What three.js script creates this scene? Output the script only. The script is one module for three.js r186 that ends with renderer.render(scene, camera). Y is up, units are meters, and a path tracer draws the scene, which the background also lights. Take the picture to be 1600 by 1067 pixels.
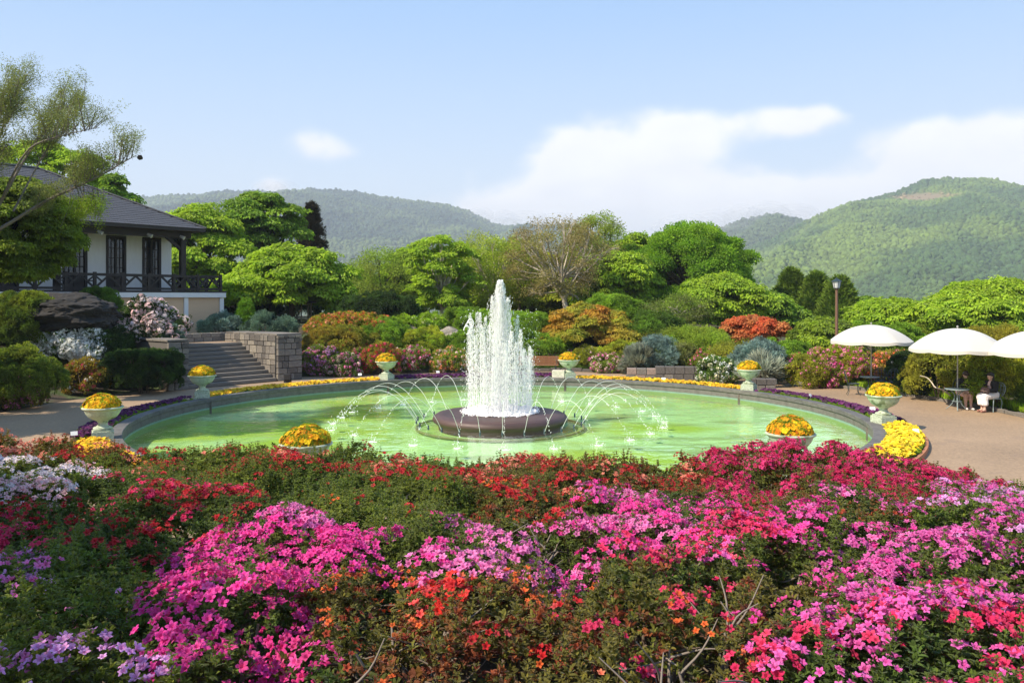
import * as THREE from 'three';
import { mergeGeometries } from 'three/addons/utils/BufferGeometryUtils.js';
import { RoundedBoxGeometry } from 'three/addons/geometries/RoundedBoxGeometry.js';
import { MarchingCubes } from 'three/addons/objects/MarchingCubes.js';

// ---------- camera, sky, sun, exposure ----------
const scene = new THREE.Scene();
const F = 1300, YH = 465, EYE = 3.75;                       // focal length, horizon row and eye height (of the 1600 x 1067 picture)
const camera = new THREE.PerspectiveCamera(2 * Math.atan(533.5 / F) * 180 / Math.PI, 1600 / 1067, 0.2, 12000);
camera.position.set(0, EYE, 0);
camera.setViewOffset(1600, 1067, 0, 533.5 - YH, 1600, 1067);
const renderer = new THREE.WebGLRenderer();
renderer.toneMapping = THREE.LinearToneMapping;
renderer.toneMappingExposure = 1.6;
renderer.shadowMap.enabled = true;
const SUN = new THREE.Vector3(-0.74, 0.80, 0.42).normalize();
const sun = new THREE.DirectionalLight(0xfff1dc, 5.0);
sun.position.copy(SUN).multiplyScalar(120).add(new THREE.Vector3(0, 0, -26));
sun.target.position.set(0, 0, -26); scene.add(sun.target);
sun.castShadow = true; sun.shadow.mapSize.set(4096, 4096);
Object.assign(sun.shadow.camera, { left: -60, right: 60, top: 60, bottom: -60, near: 1, far: 300 });
sun.name = 'sun'; scene.add(sun);

// ---------- small helpers ----------
const V = (x, y, z) => new THREE.Vector3(x, y, z);
function rng(s) { s |= 0; return () => { s = (s + 0x6d2b79f5) | 0; let t = Math.imul(s ^ (s >>> 15), 1 | s); t = (t + Math.imul(t ^ (t >>> 7), 61 | t)) ^ t; return ((t ^ (t >>> 14)) >>> 0) / 4294967296; }; }
const sm = (a, b, x) => { const t = Math.min(1, Math.max(0, (x - a) / (b - a))); return t * t * (3 - 2 * t); };
const lerp = (a, b, t) => a + (b - a) * t;
function hash(x, y, z) { let h = Math.imul(x, 374761393) ^ Math.imul(y, 668265263) ^ Math.imul(z, 1274126177); h = Math.imul(h ^ (h >>> 13), 1274126177); return ((h ^ (h >>> 16)) >>> 0) / 4294967296; }
function n3(x, y, z) {
  const i = Math.floor(x), j = Math.floor(y), k = Math.floor(z); let u = x - i, v = y - j, w = z - k;
  u = u * u * (3 - 2 * u); v = v * v * (3 - 2 * v); w = w * w * (3 - 2 * w);
  const a = (p, q) => lerp(hash(i, p, q), hash(i + 1, p, q), u);
  return lerp(lerp(a(j, k), a(j + 1, k), v), lerp(a(j, k + 1), a(j + 1, k + 1), v), w);
}
const fbm = (x, y, z, o = 4) => { let s = 0, a = 0.5, t = 0; for (let i = 0; i < o; i++) { s += a * n3(x, y, z); t += a; a *= 0.5; x = x * 2.03 + 7.1; y = y * 2.03 + 3.7; z = z * 2.03 + 1.3; } return s / t; };
const at = (px, py, d) => V((px - 800) / F * d, EYE - (py - YH) / F * d, -d);   // pixel of the photograph and distance -> place

// ---------- sky: clear gradient plus a bank of cloud round the horizon ----------
{
  const W = 2560, H = 1280, data = new Float32Array(W * H * 4);
  const blobs = [[950, 262, 95, 62, 1], [1085, 208, 70, 36, .95], [890, 240, 55, 36, .9], [1010, 330, 230, 46, 1.3], [1238, 190, 50, 26, .95], [1295, 182, 40, 14, .4], [1340, 322, 190, 34, 1.2],
    [1470, 232, 90, 34, .8], [1580, 240, 95, 52, 1], [478, 226, 40, 26, .62], [520, 246, 34, 16, .35], [428, 286, 32, 15, .7], [585, 276, 44, 14, .22], [720, 262, 14, 24, .2], [1240, 345, 320, 34, 1.4], [820, 338, 66, 22, 1.1], [700, 320, 60, 24, .25], [1700, 300, 120, 60, 1]]
    .map(([x, y, a, b, k]) => [Math.atan((x - 800) / F), (YH - y) / F, a / F, b / F, k]);
  for (let r = 0; r < H; r++) {
    const up = ((r + .5) / H - .5) * Math.PI, e = Math.max(0, up), q = e * 180 / Math.PI;
    const t1 = sm(0, 13, q), t2 = sm(5, 23, q), t3 = sm(18, 80, q);
    const base = [0, 1, 2].map((c) => lerp(lerp(lerp([.62, .68, .74][c], [.47, .58, .72][c], t1), [.24, .40, .66][c], t2), [.16, .31, .62][c], t3));
    for (let i = 0; i < W; i++) {
      const ro = ((i + .5) / W - .5) * 2 * Math.PI; let az = ro + Math.PI / 2; if (az > Math.PI) az -= 2 * Math.PI;
      let a = 0, sh = 0;
      if (up > -.02 && q < 22) {
        const sector = Math.round(az / (Math.PI / 2)), la = (sector & 1 ? -1 : 1) * (az - sector * Math.PI / 2), te = Math.tan(e) / Math.max(.3, Math.cos(la));
        const w1 = fbm(la * 9 + sector * 31, e * 16, 3, 4) - .5, w2 = fbm(la * 9 + sector * 31, e * 16, 9, 4) - .5;
        const x = la + w1 * .05, y = te + w2 * .035; let s = 0;
        for (const [bx, by, ba, bb, k] of blobs) { const dx = (x - bx) / ba, dy = (y - by) / bb, g = dx * dx + dy * dy; if (g < 7) s += k * Math.exp(-g * .75); }
        const det = fbm(la * 42 + 5 + sector * 17, e * 60, 1.5, 5);
        a = sm(.24, .82, s * (.5 + 1.05 * det)) * sm(24, 12, q); sh = fbm(la * 20, e * 40 + 4, 7, 3);
      }
      const o = (r * W + i) * 4, cl = [.84 - .12 * sh, .825 - .11 * sh, .83 - .08 * sh];
      for (let c = 0; c < 3; c++) data[o + c] = up < 0 ? [.16, .18, .16][c] : lerp(base[c], cl[c], a * .93);
      data[o + 3] = 1;
    }
  }
  const t = new THREE.DataTexture(data, W, H, THREE.RGBAFormat, THREE.FloatType);
  t.mapping = THREE.EquirectangularReflectionMapping; t.magFilter = THREE.LinearFilter; t.needsUpdate = true;
  scene.background = t; scene.environment = t;
}
scene.fog = new THREE.FogExp2(new THREE.Color(.80, .90, 1.0), 0.00027);

// ---------- materials and textures ----------
function mat(c, rough = .8, o = {}) {
  const m = new THREE.MeshPhysicalMaterial({ roughness: rough, ...o });
  if (Array.isArray(c)) m.color.setRGB(...c); else m.color.set(c);
  return m;
}
const leafMat = (tr = .42) => mat([1, 1, 1], .95, { transmission: tr, thickness: 0, side: THREE.DoubleSide, vertexColors: true, specularIntensity: .35 });
function tex(size, fn, srgb = true, rx = 1, ry = 1) {           // fn(u, v) -> [r, g, b] in linear values
  const d = new Uint8Array(size * size * 4), enc = (x) => Math.round(255 * Math.min(1, Math.max(0, srgb ? (x <= .0031308 ? x * 12.92 : 1.055 * Math.pow(x, 1 / 2.4) - .055) : x)));
  for (let y = 0; y < size; y++) for (let x = 0; x < size; x++) { const c = fn(x / size, y / size), o = (y * size + x) * 4; d[o] = enc(c[0]); d[o + 1] = enc(c[1]); d[o + 2] = enc(c[2]); d[o + 3] = 255; }
  const t = new THREE.DataTexture(d, size, size); t.wrapS = t.wrapT = THREE.RepeatWrapping; t.magFilter = THREE.LinearFilter; t.minFilter = THREE.LinearMipmapLinearFilter;
  if (srgb) t.colorSpace = THREE.SRGBColorSpace; t.repeat.set(rx, ry); t.needsUpdate = true; return t;
}
// tileable noise: lattice that wraps after f cells
function np(x, y, k, f) {
  const i = Math.floor(x), j = Math.floor(y); let u = x - i, v = y - j; u = u * u * (3 - 2 * u); v = v * v * (3 - 2 * v);
  const i0 = i % f, i1 = (i + 1) % f, j0 = j % f, j1 = (j + 1) % f;
  return lerp(lerp(hash(i0, j0, k), hash(i1, j0, k), u), lerp(hash(i0, j1, k), hash(i1, j1, k), u), v);
}
const tn = (u, v, f, z, o = 4) => { let s = 0, a = .5, t = 0; for (let i = 0; i < o; i++) { s += a * np(u * f, v * f, z * 17 + i, f); t += a; a *= .5; f *= 2; } return s / t; };
const stoneTex = tex(512, (u, v) => { const a = tn(u, v, 8, 1), b = tn(u, v, 60, 2, 2), k = .55 + .6 * a + .35 * (b - .5); return [k, k * .98, k * .94]; });
const stoneBump = tex(512, (u, v) => { const a = tn(u, v, 20, 5, 5); return [a, a, a]; }, false);
const urnTex = tex(512, (u, v) => { const a = tn(u, v, 6, 11), b = tn(u, v, 70, 12, 2), l = sm(.55, .72, tn(u, v, 14, 13)); const k = .72 + .4 * a + .3 * (b - .5); return [k * lerp(.95, .42, l), k * lerp(1, .47, l), k * lerp(.9, .33, l)]; });
const plasterTex = tex(256, (u, v) => { const k = .9 + .12 * tn(u, v, 10, 21) + .06 * (tn(u, v, 60, 22, 2) - .5); return [k, k, k]; });
const woodTex = tex(512, (u, v) => { const a = tn(u, v, 4, 31), g = fbm(u * 90, v * 3, 33, 3), k = .55 + .5 * g + .3 * (a - .5); return [k, k * .93, k * .85]; });
const barkTex = tex(256, (u, v) => { const g = fbm(u * 26, v * 5, 41, 4), k = .4 + 1.0 * g; return [k, k * .95, k * .88]; });
const M = {
  bark: mat([.13, .10, .075], .95, { map: barkTex }), barkPale: mat([.55, .50, .42], .95, { map: barkTex }), barkDark: mat([.045, .035, .028], .95, { map: barkTex }),
  twig: mat([.14, .105, .075], .95), soil: mat([.045, .032, .022], 1), darkwood: mat([.022, .016, .013], .6, { map: woodTex }), brownwood: mat([.30, .14, .06], .65, { map: woodTex }),
  white: mat([.78, .77, .74], .7, { map: plasterTex }), beige: mat([.68, .47, .29], .85, { map: plasterTex }), urn: mat([.50, .53, .44], .85, { map: urnTex, bumpMap: stoneBump, bumpScale: .006 }),
  stone: mat([.235, .212, .185], .92, { map: stoneTex, bumpMap: stoneBump, bumpScale: .02 }), stoneDark: mat([.14, .127, .115], .92, { map: stoneTex, bumpMap: stoneBump, bumpScale: .02 }), stoneLight: mat([.31, .28, .235], .92, { map: stoneTex, bumpMap: stoneBump, bumpScale: .02 }),
  mortar: mat([.11, .10, .09], 1), rim: mat([.135, .13, .124], .8, { map: stoneTex, bumpMap: stoneBump, bumpScale: .004 }), slate: mat([.075, .078, .09], .72, { map: stoneTex }), iron: mat([.035, .055, .055], .45, { metalness: .3 }), ironBlue: mat([.05, .075, .10], .5, { metalness: .2 }), ironPale: mat([.26, .33, .33], .45, { metalness: .2 }),
  canvas: mat([.64, .605, .53], .85, { transmission: .18, thickness: 0, side: THREE.DoubleSide }), paleMetal: mat([.55, .55, .53], .4), black: mat([.012, .012, .014], .6), glass: mat([.85, .9, .9], .04, { transmission: 1, thickness: 0 }),
  rock: mat([.03, .027, .024], .95, { map: stoneTex, bumpMap: stoneBump, bumpScale: .05 }), terracotta: mat([.42, .17, .08], .85), tag: mat([.85, .85, .83], .5), foam: mat([1, .995, .985], 1, { transmission: .35, thickness: 0, specularIntensity: .5 }),
};
const leaf = leafMat(.5), needleMat = leafMat(.15), petal = mat([1, 1, 1], .8, { transmission: .3, thickness: 0, side: THREE.DoubleSide, vertexColors: true, specularIntensity: .3 });

// ---------- object helpers ----------
const taken = new Map();
function numbered(n) { const k = taken.get(n) ?? 0; taken.set(n, k + 1); return k ? n + '_' + String(k).padStart(3, '0') : n; }
function tag(o, label, category, group, kind) { o.userData.label = label; if (category) o.userData.category = category; if (group) o.userData.group = group; if (kind) o.userData.kind = kind; return o; }
function thing(name, label, category, p = V(0, 0, 0), turn = 0, group) { const o = new THREE.Group(); o.name = numbered(name); o.position.copy(p); o.rotation.y = turn; scene.add(o); return tag(o, label, category, group); }
function part(name, geo, m, parent, kind) { const o = new THREE.Mesh(Array.isArray(geo) ? mergeGeometries(geo.map((g) => { const q = g.index ? g.toNonIndexed() : g; for (const k of Object.keys(q.attributes)) if (!['position', 'normal', 'uv'].includes(k)) q.deleteAttribute(k); return q; })) : geo, m); o.name = parent === scene ? numbered(name) : name; o.castShadow = o.receiveShadow = true; if (kind) o.userData.kind = kind; parent.add(o); return o; }
function structure(name, geo, m, label) { const o = part(name, geo, m, scene, 'structure'); if (label) o.userData.label = label; return o; }
const box = (w, h, d, x = 0, y = 0, z = 0, r = 0) => { const g = r ? new RoundedBoxGeometry(w, h, d, 2, r) : new THREE.BoxGeometry(w, h, d); return g.translate(x, y, z); };
function bar(a, b, w, h = w) { const l = a.distanceTo(b), g = new THREE.BoxGeometry(w, l, h); g.applyQuaternion(new THREE.Quaternion().setFromUnitVectors(V(0, 1, 0), b.clone().sub(a).normalize())); const c = a.clone().add(b).multiplyScalar(.5); return g.translate(c.x, c.y, c.z); }
function tube(pts, r0, r1 = r0, rad = 6, seg) {                  // tapered tube through points
  const n = seg ?? Math.max(2, (pts.length - 1) * 3), curve = new THREE.CatmullRomCurve3(pts), P = [], N = [], U = [], I = [];
  let side = V(1, 0, 0);
  for (let i = 0; i <= n; i++) {
    const t = i / n, p = curve.getPoint(t), d = curve.getTangent(t); const b = d.clone().cross(side); if (b.lengthSq() < 1e-4) b.set(0, 0, 1); b.normalize(); side = b.clone().cross(d).normalize(); const r = lerp(r0, r1, t);
    for (let k = 0; k <= rad; k++) { const a = k / rad * 2 * Math.PI, q = side.clone().multiplyScalar(Math.cos(a)).addScaledVector(b, Math.sin(a)); P.push(p.x + q.x * r, p.y + q.y * r, p.z + q.z * r); N.push(q.x, q.y, q.z); U.push(k / rad, t * n * .3); }
  }
  for (let i = 0; i < n; i++) for (let k = 0; k < rad; k++) { const a = i * (rad + 1) + k, b = a + rad + 1; I.push(a, a + 1, b, b, a + 1, b + 1); }
  const g = new THREE.BufferGeometry(); g.setAttribute('position', new THREE.Float32BufferAttribute(P, 3)); g.setAttribute('normal', new THREE.Float32BufferAttribute(N, 3)); g.setAttribute('uv', new THREE.Float32BufferAttribute(U, 2)); g.setIndex(I); return g;
}
class Inst {                                                     // collects the copies of one small geometry
  constructor() { this.m = []; this.c = []; }
  add(p, up, s, col, yaw = 0, sy = s) { const q = new THREE.Quaternion().setFromUnitVectors(V(0, 1, 0), up).multiply(new THREE.Quaternion().setFromAxisAngle(V(0, 1, 0), yaw)); this.m.push(new THREE.Matrix4().compose(p, q, V(s, sy, s))); this.c.push(col); }
  build(name, geo, m, parent) {
    if (!this.m.length) return null;
    const o = new THREE.InstancedMesh(geo, m, this.m.length); o.name = name; const c = new THREE.Color();
    this.m.forEach((x, i) => { o.setMatrixAt(i, x); o.setColorAt(i, c.setRGB(...this.c[i])); });
    o.castShadow = o.receiveShadow = true; o.userData.kind = 'stuff'; parent.add(o); return o;
  }
}
const mixc = (a, b, t, k = 1) => [lerp(a[0], b[0], t) * k, lerp(a[1], b[1], t) * k, lerp(a[2], b[2], t) * k];

// leaf clusters: leaves as folded diamonds; list of [position, direction, up, length, width]
function leaves(list, fold = .25, droop = .15, tone = null) {
  const P = [], C = [];
  for (const [p, d, u, l, w, k = 1] of list) {
    const s = d.clone().cross(u).normalize(), n = s.clone().cross(d).normalize();
    const mid = p.clone().addScaledVector(d, l * .5), tip = p.clone().addScaledVector(d, l).addScaledVector(n, -droop * l), L = mid.clone().addScaledVector(s, -w / 2).addScaledVector(n, fold * w), Rr = mid.clone().addScaledVector(s, w / 2).addScaledVector(n, fold * w);
    for (const q of [p, Rr, tip, p, tip, L]) { P.push(q.x, q.y, q.z); C.push(k, k, k); }
  }
  const g = new THREE.BufferGeometry(); g.setAttribute('position', new THREE.Float32BufferAttribute(P, 3)); g.setAttribute('color', new THREE.Float32BufferAttribute(C, 3)); g.computeVertexNormals(); return g;
}
const rdir = (r) => { const y = r() * 2 - 1, a = r() * 6.2832, s = Math.sqrt(1 - y * y); return V(s * Math.cos(a), y, s * Math.sin(a)); };
const G = (() => {
  const r = rng(77), o = {};
  const make = (n, fn) => leaves(Array.from({ length: n }, (_, i) => fn(i)));
  // flat pad of maple leaves, about 1 m across
  o.pad = make(46, () => { const a = r() * 6.28, q = Math.sqrt(r()) * .5, p = V(q * Math.cos(a), (r() - .5) * .16 - q * q * .35, q * Math.sin(a)); const d = V(Math.cos(a) + r() - .5, -.25 + .5 * (r() - .5), Math.sin(a) + r() - .5).normalize(); return [p, d, V(r() - .5, 1.6, r() - .5).normalize(), .17 + .12 * r(), .12 + .07 * r(), .8 + .4 * r()]; });
  // rounded tuft of leaves, about 1 m across
  o.tuft = make(46, () => { const d0 = rdir(r), p = d0.clone().multiplyScalar(.46 * Math.cbrt(r())); p.y *= .75; const d = d0.add(V(r() - .5, .1 + r() - .5, r() - .5)).normalize(); return [p, d, rdir(r).add(V(0, .8, 0)).normalize(), .14 + .09 * r(), .08 + .05 * r(), .75 + .5 * r()]; });
  // thin airy twig with few leaves
  o.airy = make(20, () => { const p = V((r() - .5) * .7, (r() - .5) * .8, (r() - .5) * .7); const d = rdir(r); return [p, d, rdir(r), .10 + .06 * r(), .045 + .03 * r(), .75 + .5 * r()]; });
  // conifer spray: upswept needles fans
  o.spray = make(44, (i) => { const a = r() * 6.28, h = r(), q = .42 * (1 - h * .6) * Math.sqrt(r()); const p = V(q * Math.cos(a), (h - .5) * .7, q * Math.sin(a)); const d = V(Math.cos(a), .7 + r(), Math.sin(a)).normalize(); return [p, d, rdir(r), .24 + .1 * r(), .045 + .02 * r(), .7 + .6 * r()]; });
  // small-leaved shrub tuft, used at about 0.25 m
  o.shrub = make(30, () => { const d0 = rdir(r); d0.y = Math.abs(d0.y) * .8 + .1; d0.normalize(); const p = d0.clone().multiplyScalar(.38 * Math.cbrt(r())); return [p, d0.clone().add(V(r() - .5, r() - .3, r() - .5)).normalize(), rdir(r).add(V(0, 1, 0)).normalize(), .22 + .12 * r(), .11 + .05 * r(), .75 + .5 * r()]; });
  // grass tuft
  o.grass = make(26, () => { const a = r() * 6.28, q = r() * .12, p = V(q * Math.cos(a), 0, q * Math.sin(a)); return [p, V(Math.cos(a) * .6 * r(), 1, Math.sin(a) * .6 * r()).normalize(), rdir(r), .6 + .5 * r(), .05, .8 + .4 * r()]; });
  // whorl of azalea leaves, 1 unit across; several variants with four-triangle leaves
  o.whorl = [0, 1, 2].map((v) => {
    const P = [], C = [], n = 7 + v;
    for (let i = 0; i < n + 4; i++) {
      const inner = i >= n, a = i * 2.4 + r() * .6, el = inner ? .95 + .4 * r() : .25 + .6 * r(), l = inner ? .3 : .36 + .14 * r(), w = l * (.36 + .1 * r()), k = inner ? 1.35 : .7 + .5 * r();
      const d = V(Math.cos(a) * Math.cos(el), Math.sin(el), Math.sin(a) * Math.cos(el)), s = V(-Math.sin(a), 0, Math.cos(a)), nn = s.clone().cross(d).normalize(); if (nn.y < 0) nn.negate();
      const o0 = V((r() - .5) * .3, (r() - .5) * .22, (r() - .5) * .3), pt = (t, q, h) => o0.clone().addScaledVector(d, .05 + l * t).addScaledVector(s, q * w).addScaledVector(nn, h * l);
      const B0 = pt(0, 0, 0), L1 = pt(.38, -.46, .08), R1 = pt(.38, .46, .08), L2 = pt(.76, -.38, .03), R2 = pt(.76, .38, .03), tp = pt(1, 0, -.1);
      for (const q of [B0, R1, L1, L1, R1, R2, L1, R2, L2, L2, R2, tp]) { P.push(q.x, q.y, q.z); C.push(k, k, k); }
    }
    const g = new THREE.BufferGeometry(); g.setAttribute('position', new THREE.Float32BufferAttribute(P, 3)); g.setAttribute('color', new THREE.Float32BufferAttribute(C, 3)); g.computeVertexNormals(); return g;
  });
  // five-petalled funnel blossom, 1 unit across
  const blossom = (open, stamen, rag) => {
    const P = [], C = [], put = (q, k) => { P.push(q.x, q.y, q.z); C.push(...k); };
    for (let i = 0; i < 5; i++) {
      const a0 = i * 1.2566 + rag * (r() - .5), pt = (t, s) => { const rad = .05 + .45 * t, h = .42 * Math.pow(t, .6) * (1 - open * t) + .05 * Math.sin(t * 3), a = a0 + s * (.30 + .32 * Math.sin(Math.PI * Math.min(1, .2 + t * .8))); return V(rad * Math.cos(a) * (1 - .08 * s * s), h - .06 * s * s * t + rag * .12 * (r() - .5), rad * Math.sin(a) * (1 - .08 * s * s)); };
      const kc = (t) => i === 0 ? [1 - .25 * (1 - t), 1 - .6 * (1 - t), 1 - .45 * (1 - t)] : [1, .72 + .28 * t, .8 + .2 * t], rows = [0, .4, .75, 1];
      for (let j = 0; j < 3; j++) for (let s = -1; s < 1; s++) {
        const wA = rows[j], wB = rows[j + 1], sB = j === 2 ? .3 : 1, A = pt(wA, s), B = pt(wA, s + 1), D = pt(wB, s * sB), E = pt(wB, (s + 1) * sB);
        put(A, kc(wA)); put(D, kc(wB)); put(B, kc(wA)); put(B, kc(wA)); put(D, kc(wB)); put(E, kc(wB));
      }
    }
    if (stamen) for (let i = 0; i < 6; i++) { const a = r() * 6.28, b = V(Math.cos(a) * .16, .5 + .1 * r(), Math.sin(a) * .16), k = [1, .85, .95]; put(V(0, .05, 0), k); put(V(.018, .06, 0), k); put(b, k); }
    const g = new THREE.BufferGeometry(); g.setAttribute('position', new THREE.Float32BufferAttribute(P, 3)); g.setAttribute('color', new THREE.Float32BufferAttribute(C, 3)); g.computeVertexNormals(); return g;
  };
  o.blossom = [blossom(.25, true, .25), blossom(.05, true, .3), blossom(.5, true, .35)];
  o.pansy = (() => { const P = [], C = []; for (let i = 0; i < 5; i++) { const a = i * 1.2566 + .3; const c = V(0, 0, 0), p = (q, h, da) => V(Math.cos(a + da) * q, h, Math.sin(a + da) * q); const t = [c, p(.42, .10, .62), p(.5, .04, .2), c, p(.5, .04, .2), p(.5, .04, -.2), c, p(.5, .04, -.2), p(.42, .10, -.62)]; t.forEach((q, j) => { P.push(q.x, q.y + .1, q.z); const k = j % 3 === 0 ? .72 : 1; C.push(k, k * .95, k * .8); }); } const g = new THREE.BufferGeometry(); g.setAttribute('position', new THREE.Float32BufferAttribute(P, 3)); g.setAttribute('color', new THREE.Float32BufferAttribute(C, 3)); g.computeVertexNormals(); return g; })();
  // ball truss of small flowers (rhododendron, far azaleas)
  o.truss = (() => { const P = [], C = []; for (let i = 0; i < 16; i++) { const d = rdir(r); d.y = Math.abs(d.y); const c = d.clone().multiplyScalar(.36), s = d.clone().cross(V(.3, 1, .2)).normalize(), t = s.clone().cross(d), k = .75 + .45 * r(); for (let j = 0; j < 5; j++) { const a = j * 1.2566, b = a + 1.1, f = (x) => c.clone().addScaledVector(s, Math.cos(x) * .16).addScaledVector(t, Math.sin(x) * .16).addScaledVector(d, .07); for (const q of [c, f(a), f(b)]) { P.push(q.x, q.y, q.z); C.push(k, k, k); } } } const g = new THREE.BufferGeometry(); g.setAttribute('position', new THREE.Float32BufferAttribute(P, 3)); g.setAttribute('color', new THREE.Float32BufferAttribute(C, 3)); g.computeVertexNormals(); return g; })();
  return o;
})();

// ---------- ground ----------
const CX = -.37, CZ = -26.1, D2R = Math.PI / 180;
const pol = (a, r, y = 0) => V(CX + r * Math.sin(a * D2R), y, CZ - r * Math.cos(a * D2R));   // angle round the pool: 0 behind, 90 towards +x, 180 towards the camera
const SD = V(-.77, 0, -.64).normalize(), SR = V(.64, 0, -.77).normalize(), S0 = V(-11.9, 0, -35.65);   // the staircase: uphill, sideways, foot
const BANK = [[-180, 1.6], [-152, 1.4], [-138, 1.2], [-120, 2.4], [-100, 3.0], [-72, 3.0], [-58, 2.4], [-42, 1.9], [-25, 2.3], [15, 2.2], [40, 1.3], [58, .35], [75, .12], [122, .06], [138, .35], [152, 1.1], [180, 1.6]];
function bank(a) { for (let i = 1; i < BANK.length; i++) if (a <= BANK[i][0]) { const [p, q] = BANK[i - 1], [s, t] = BANK[i]; return lerp(q, t, sm(p, s, a)); } return 1.6; }
function ground(x, z) {
  const dx = x - CX, dz = z - CZ, r = Math.hypot(dx, dz), a = Math.atan2(dx, -dz) / D2R;
  let h = bank(a) * sm(Math.abs(a) > 130 ? 15.95 : 16.25, Math.abs(a) > 130 ? 18.7 : Math.abs(a) > 58 && a < 0 ? 25 : 21.5, r);
  h += r > 17 ? (fbm(x * .35, 3, z * .35, 3) - .5) * .3 * sm(17, 20, r) : 0;
  const lx = (x - S0.x) * SD.x + (z - S0.z) * SD.z, ly = (x - S0.x) * SR.x + (z - S0.z) * SR.z, w = Math.abs(ly);
  if (lx > -.6 && lx < 18 && w < 7.5) { const t = lerp(0, 1.65, sm(0, 3.1, lx)), inside = sm(w < 2.2 || lx > 3 ? 7.4 : 3.6, w < 2.2 || lx > 3 ? 5.6 : 2.3, w) * sm(18, 15, lx); h = lerp(h, lx < 3.1 && w < 2.2 ? Math.max(0, t - .35) : t, lx > 3 ? inside : (w < 3.2 ? inside : 0)); }
  if (r > 42) { const back = Math.abs(a) < 128; h = lerp(h, back ? -24 : 2, sm(42, back ? 170 : 120, r)); }
  return h;
}
{
  const P = [], U = [], I = [], radii = []; for (let r = 12; r < 30; r += .4) radii.push(r); for (let r = 30; r < 60; r += 1.2) radii.push(r); for (let r = 60; r < 9000; r *= 1.18) radii.push(r);
  const n = 240;
  radii.forEach((r) => { for (let i = 0; i <= n; i++) { const p = pol(i / n * 360 - 180, r), y = ground(p.x, p.z) - (r < 16.4 ? .03 : 0); P.push(p.x, y, p.z); U.push(p.x / 3, p.z / 3); } });
  for (let j = 0; j < radii.length - 1; j++) for (let i = 0; i < n; i++) { const a = j * (n + 1) + i, b = a + n + 1; I.push(a, a + 1, b, b, a + 1, b + 1); }
  const g = new THREE.BufferGeometry(); g.setAttribute('position', new THREE.Float32BufferAttribute(P, 3)); g.setAttribute('uv', new THREE.Float32BufferAttribute(U, 2)); g.setIndex(I); g.computeVertexNormals();
  const t = tex(512, (u, v) => { const a = tn(u, v, 7, 51), b = tn(u, v, 40, 52, 3); return mixc([.05, .036, .022], [.05, .075, .02], sm(.4, .62, a), .6 + .9 * b); });
  structure('ground', g, mat([1, 1, 1], 1, { map: t, bumpMap: stoneBump, bumpScale: .04, side: THREE.DoubleSide }));
}
function ring(r0, r1, y0, y1, a0 = -180, a1 = 180, n = 192, rep = 1.5) {     // flat or sloping ring strip
  const P = [], U = [], I = [];
  for (let i = 0; i <= n; i++) { const a = lerp(a0, a1, i / n); for (const [r, y] of [[r0, y0], [r1, y1]]) { const p = pol(a, r, y); P.push(p.x, p.y, p.z); U.push(y0 === y1 ? p.x / rep : a * D2R * r0 / rep, y0 === y1 ? p.z / rep : (r0 === r1 ? p.y : r) / rep); } if (i < n) { const k = i * 2; I.push(k, k + 1, k + 2, k + 1, k + 3, k + 2); } }
  const g = new THREE.BufferGeometry(); g.setAttribute('position', new THREE.Float32BufferAttribute(P, 3)); g.setAttribute('uv', new THREE.Float32BufferAttribute(U, 2)); g.setIndex(I); g.computeVertexNormals(); return g;
}
{
  const t = tex(1024, (u, v) => { const a = tn(u, v, 3, 61), b = tn(u, v, 150, 62, 2), c = sm(.62, .8, tn(u, v, 11, 63)); const k = .72 + .32 * a + .42 * (b - .5); return mixc([.345 * k, .237 * k, .142 * k], [.23, .16, .11], c * .35); });
  const b = tex(512, (u, v) => { const a = tn(u, v, 120, 64, 2); return [a, a, a]; }, false);
  t.repeat.set(.25, .25); b.repeat.set(.5, .5);
  const pm = mat([1, 1, 1], .9, { map: t, bumpMap: b, bumpScale: .006 });
  structure('path', ring(11.9, 16.3, .004, .004, -180, 180, 240, 1.5), pm);
  // landing at the head of the stairs
  const g = new THREE.PlaneGeometry(4.2, 8).rotateX(-Math.PI / 2); g.rotateY(Math.atan2(-SD.x, -SD.z)); const c = S0.clone().addScaledVector(SD, 3.05 + 4); g.translate(c.x, 1.66, c.z);
  structure('landing', g, pm);
}
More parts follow.
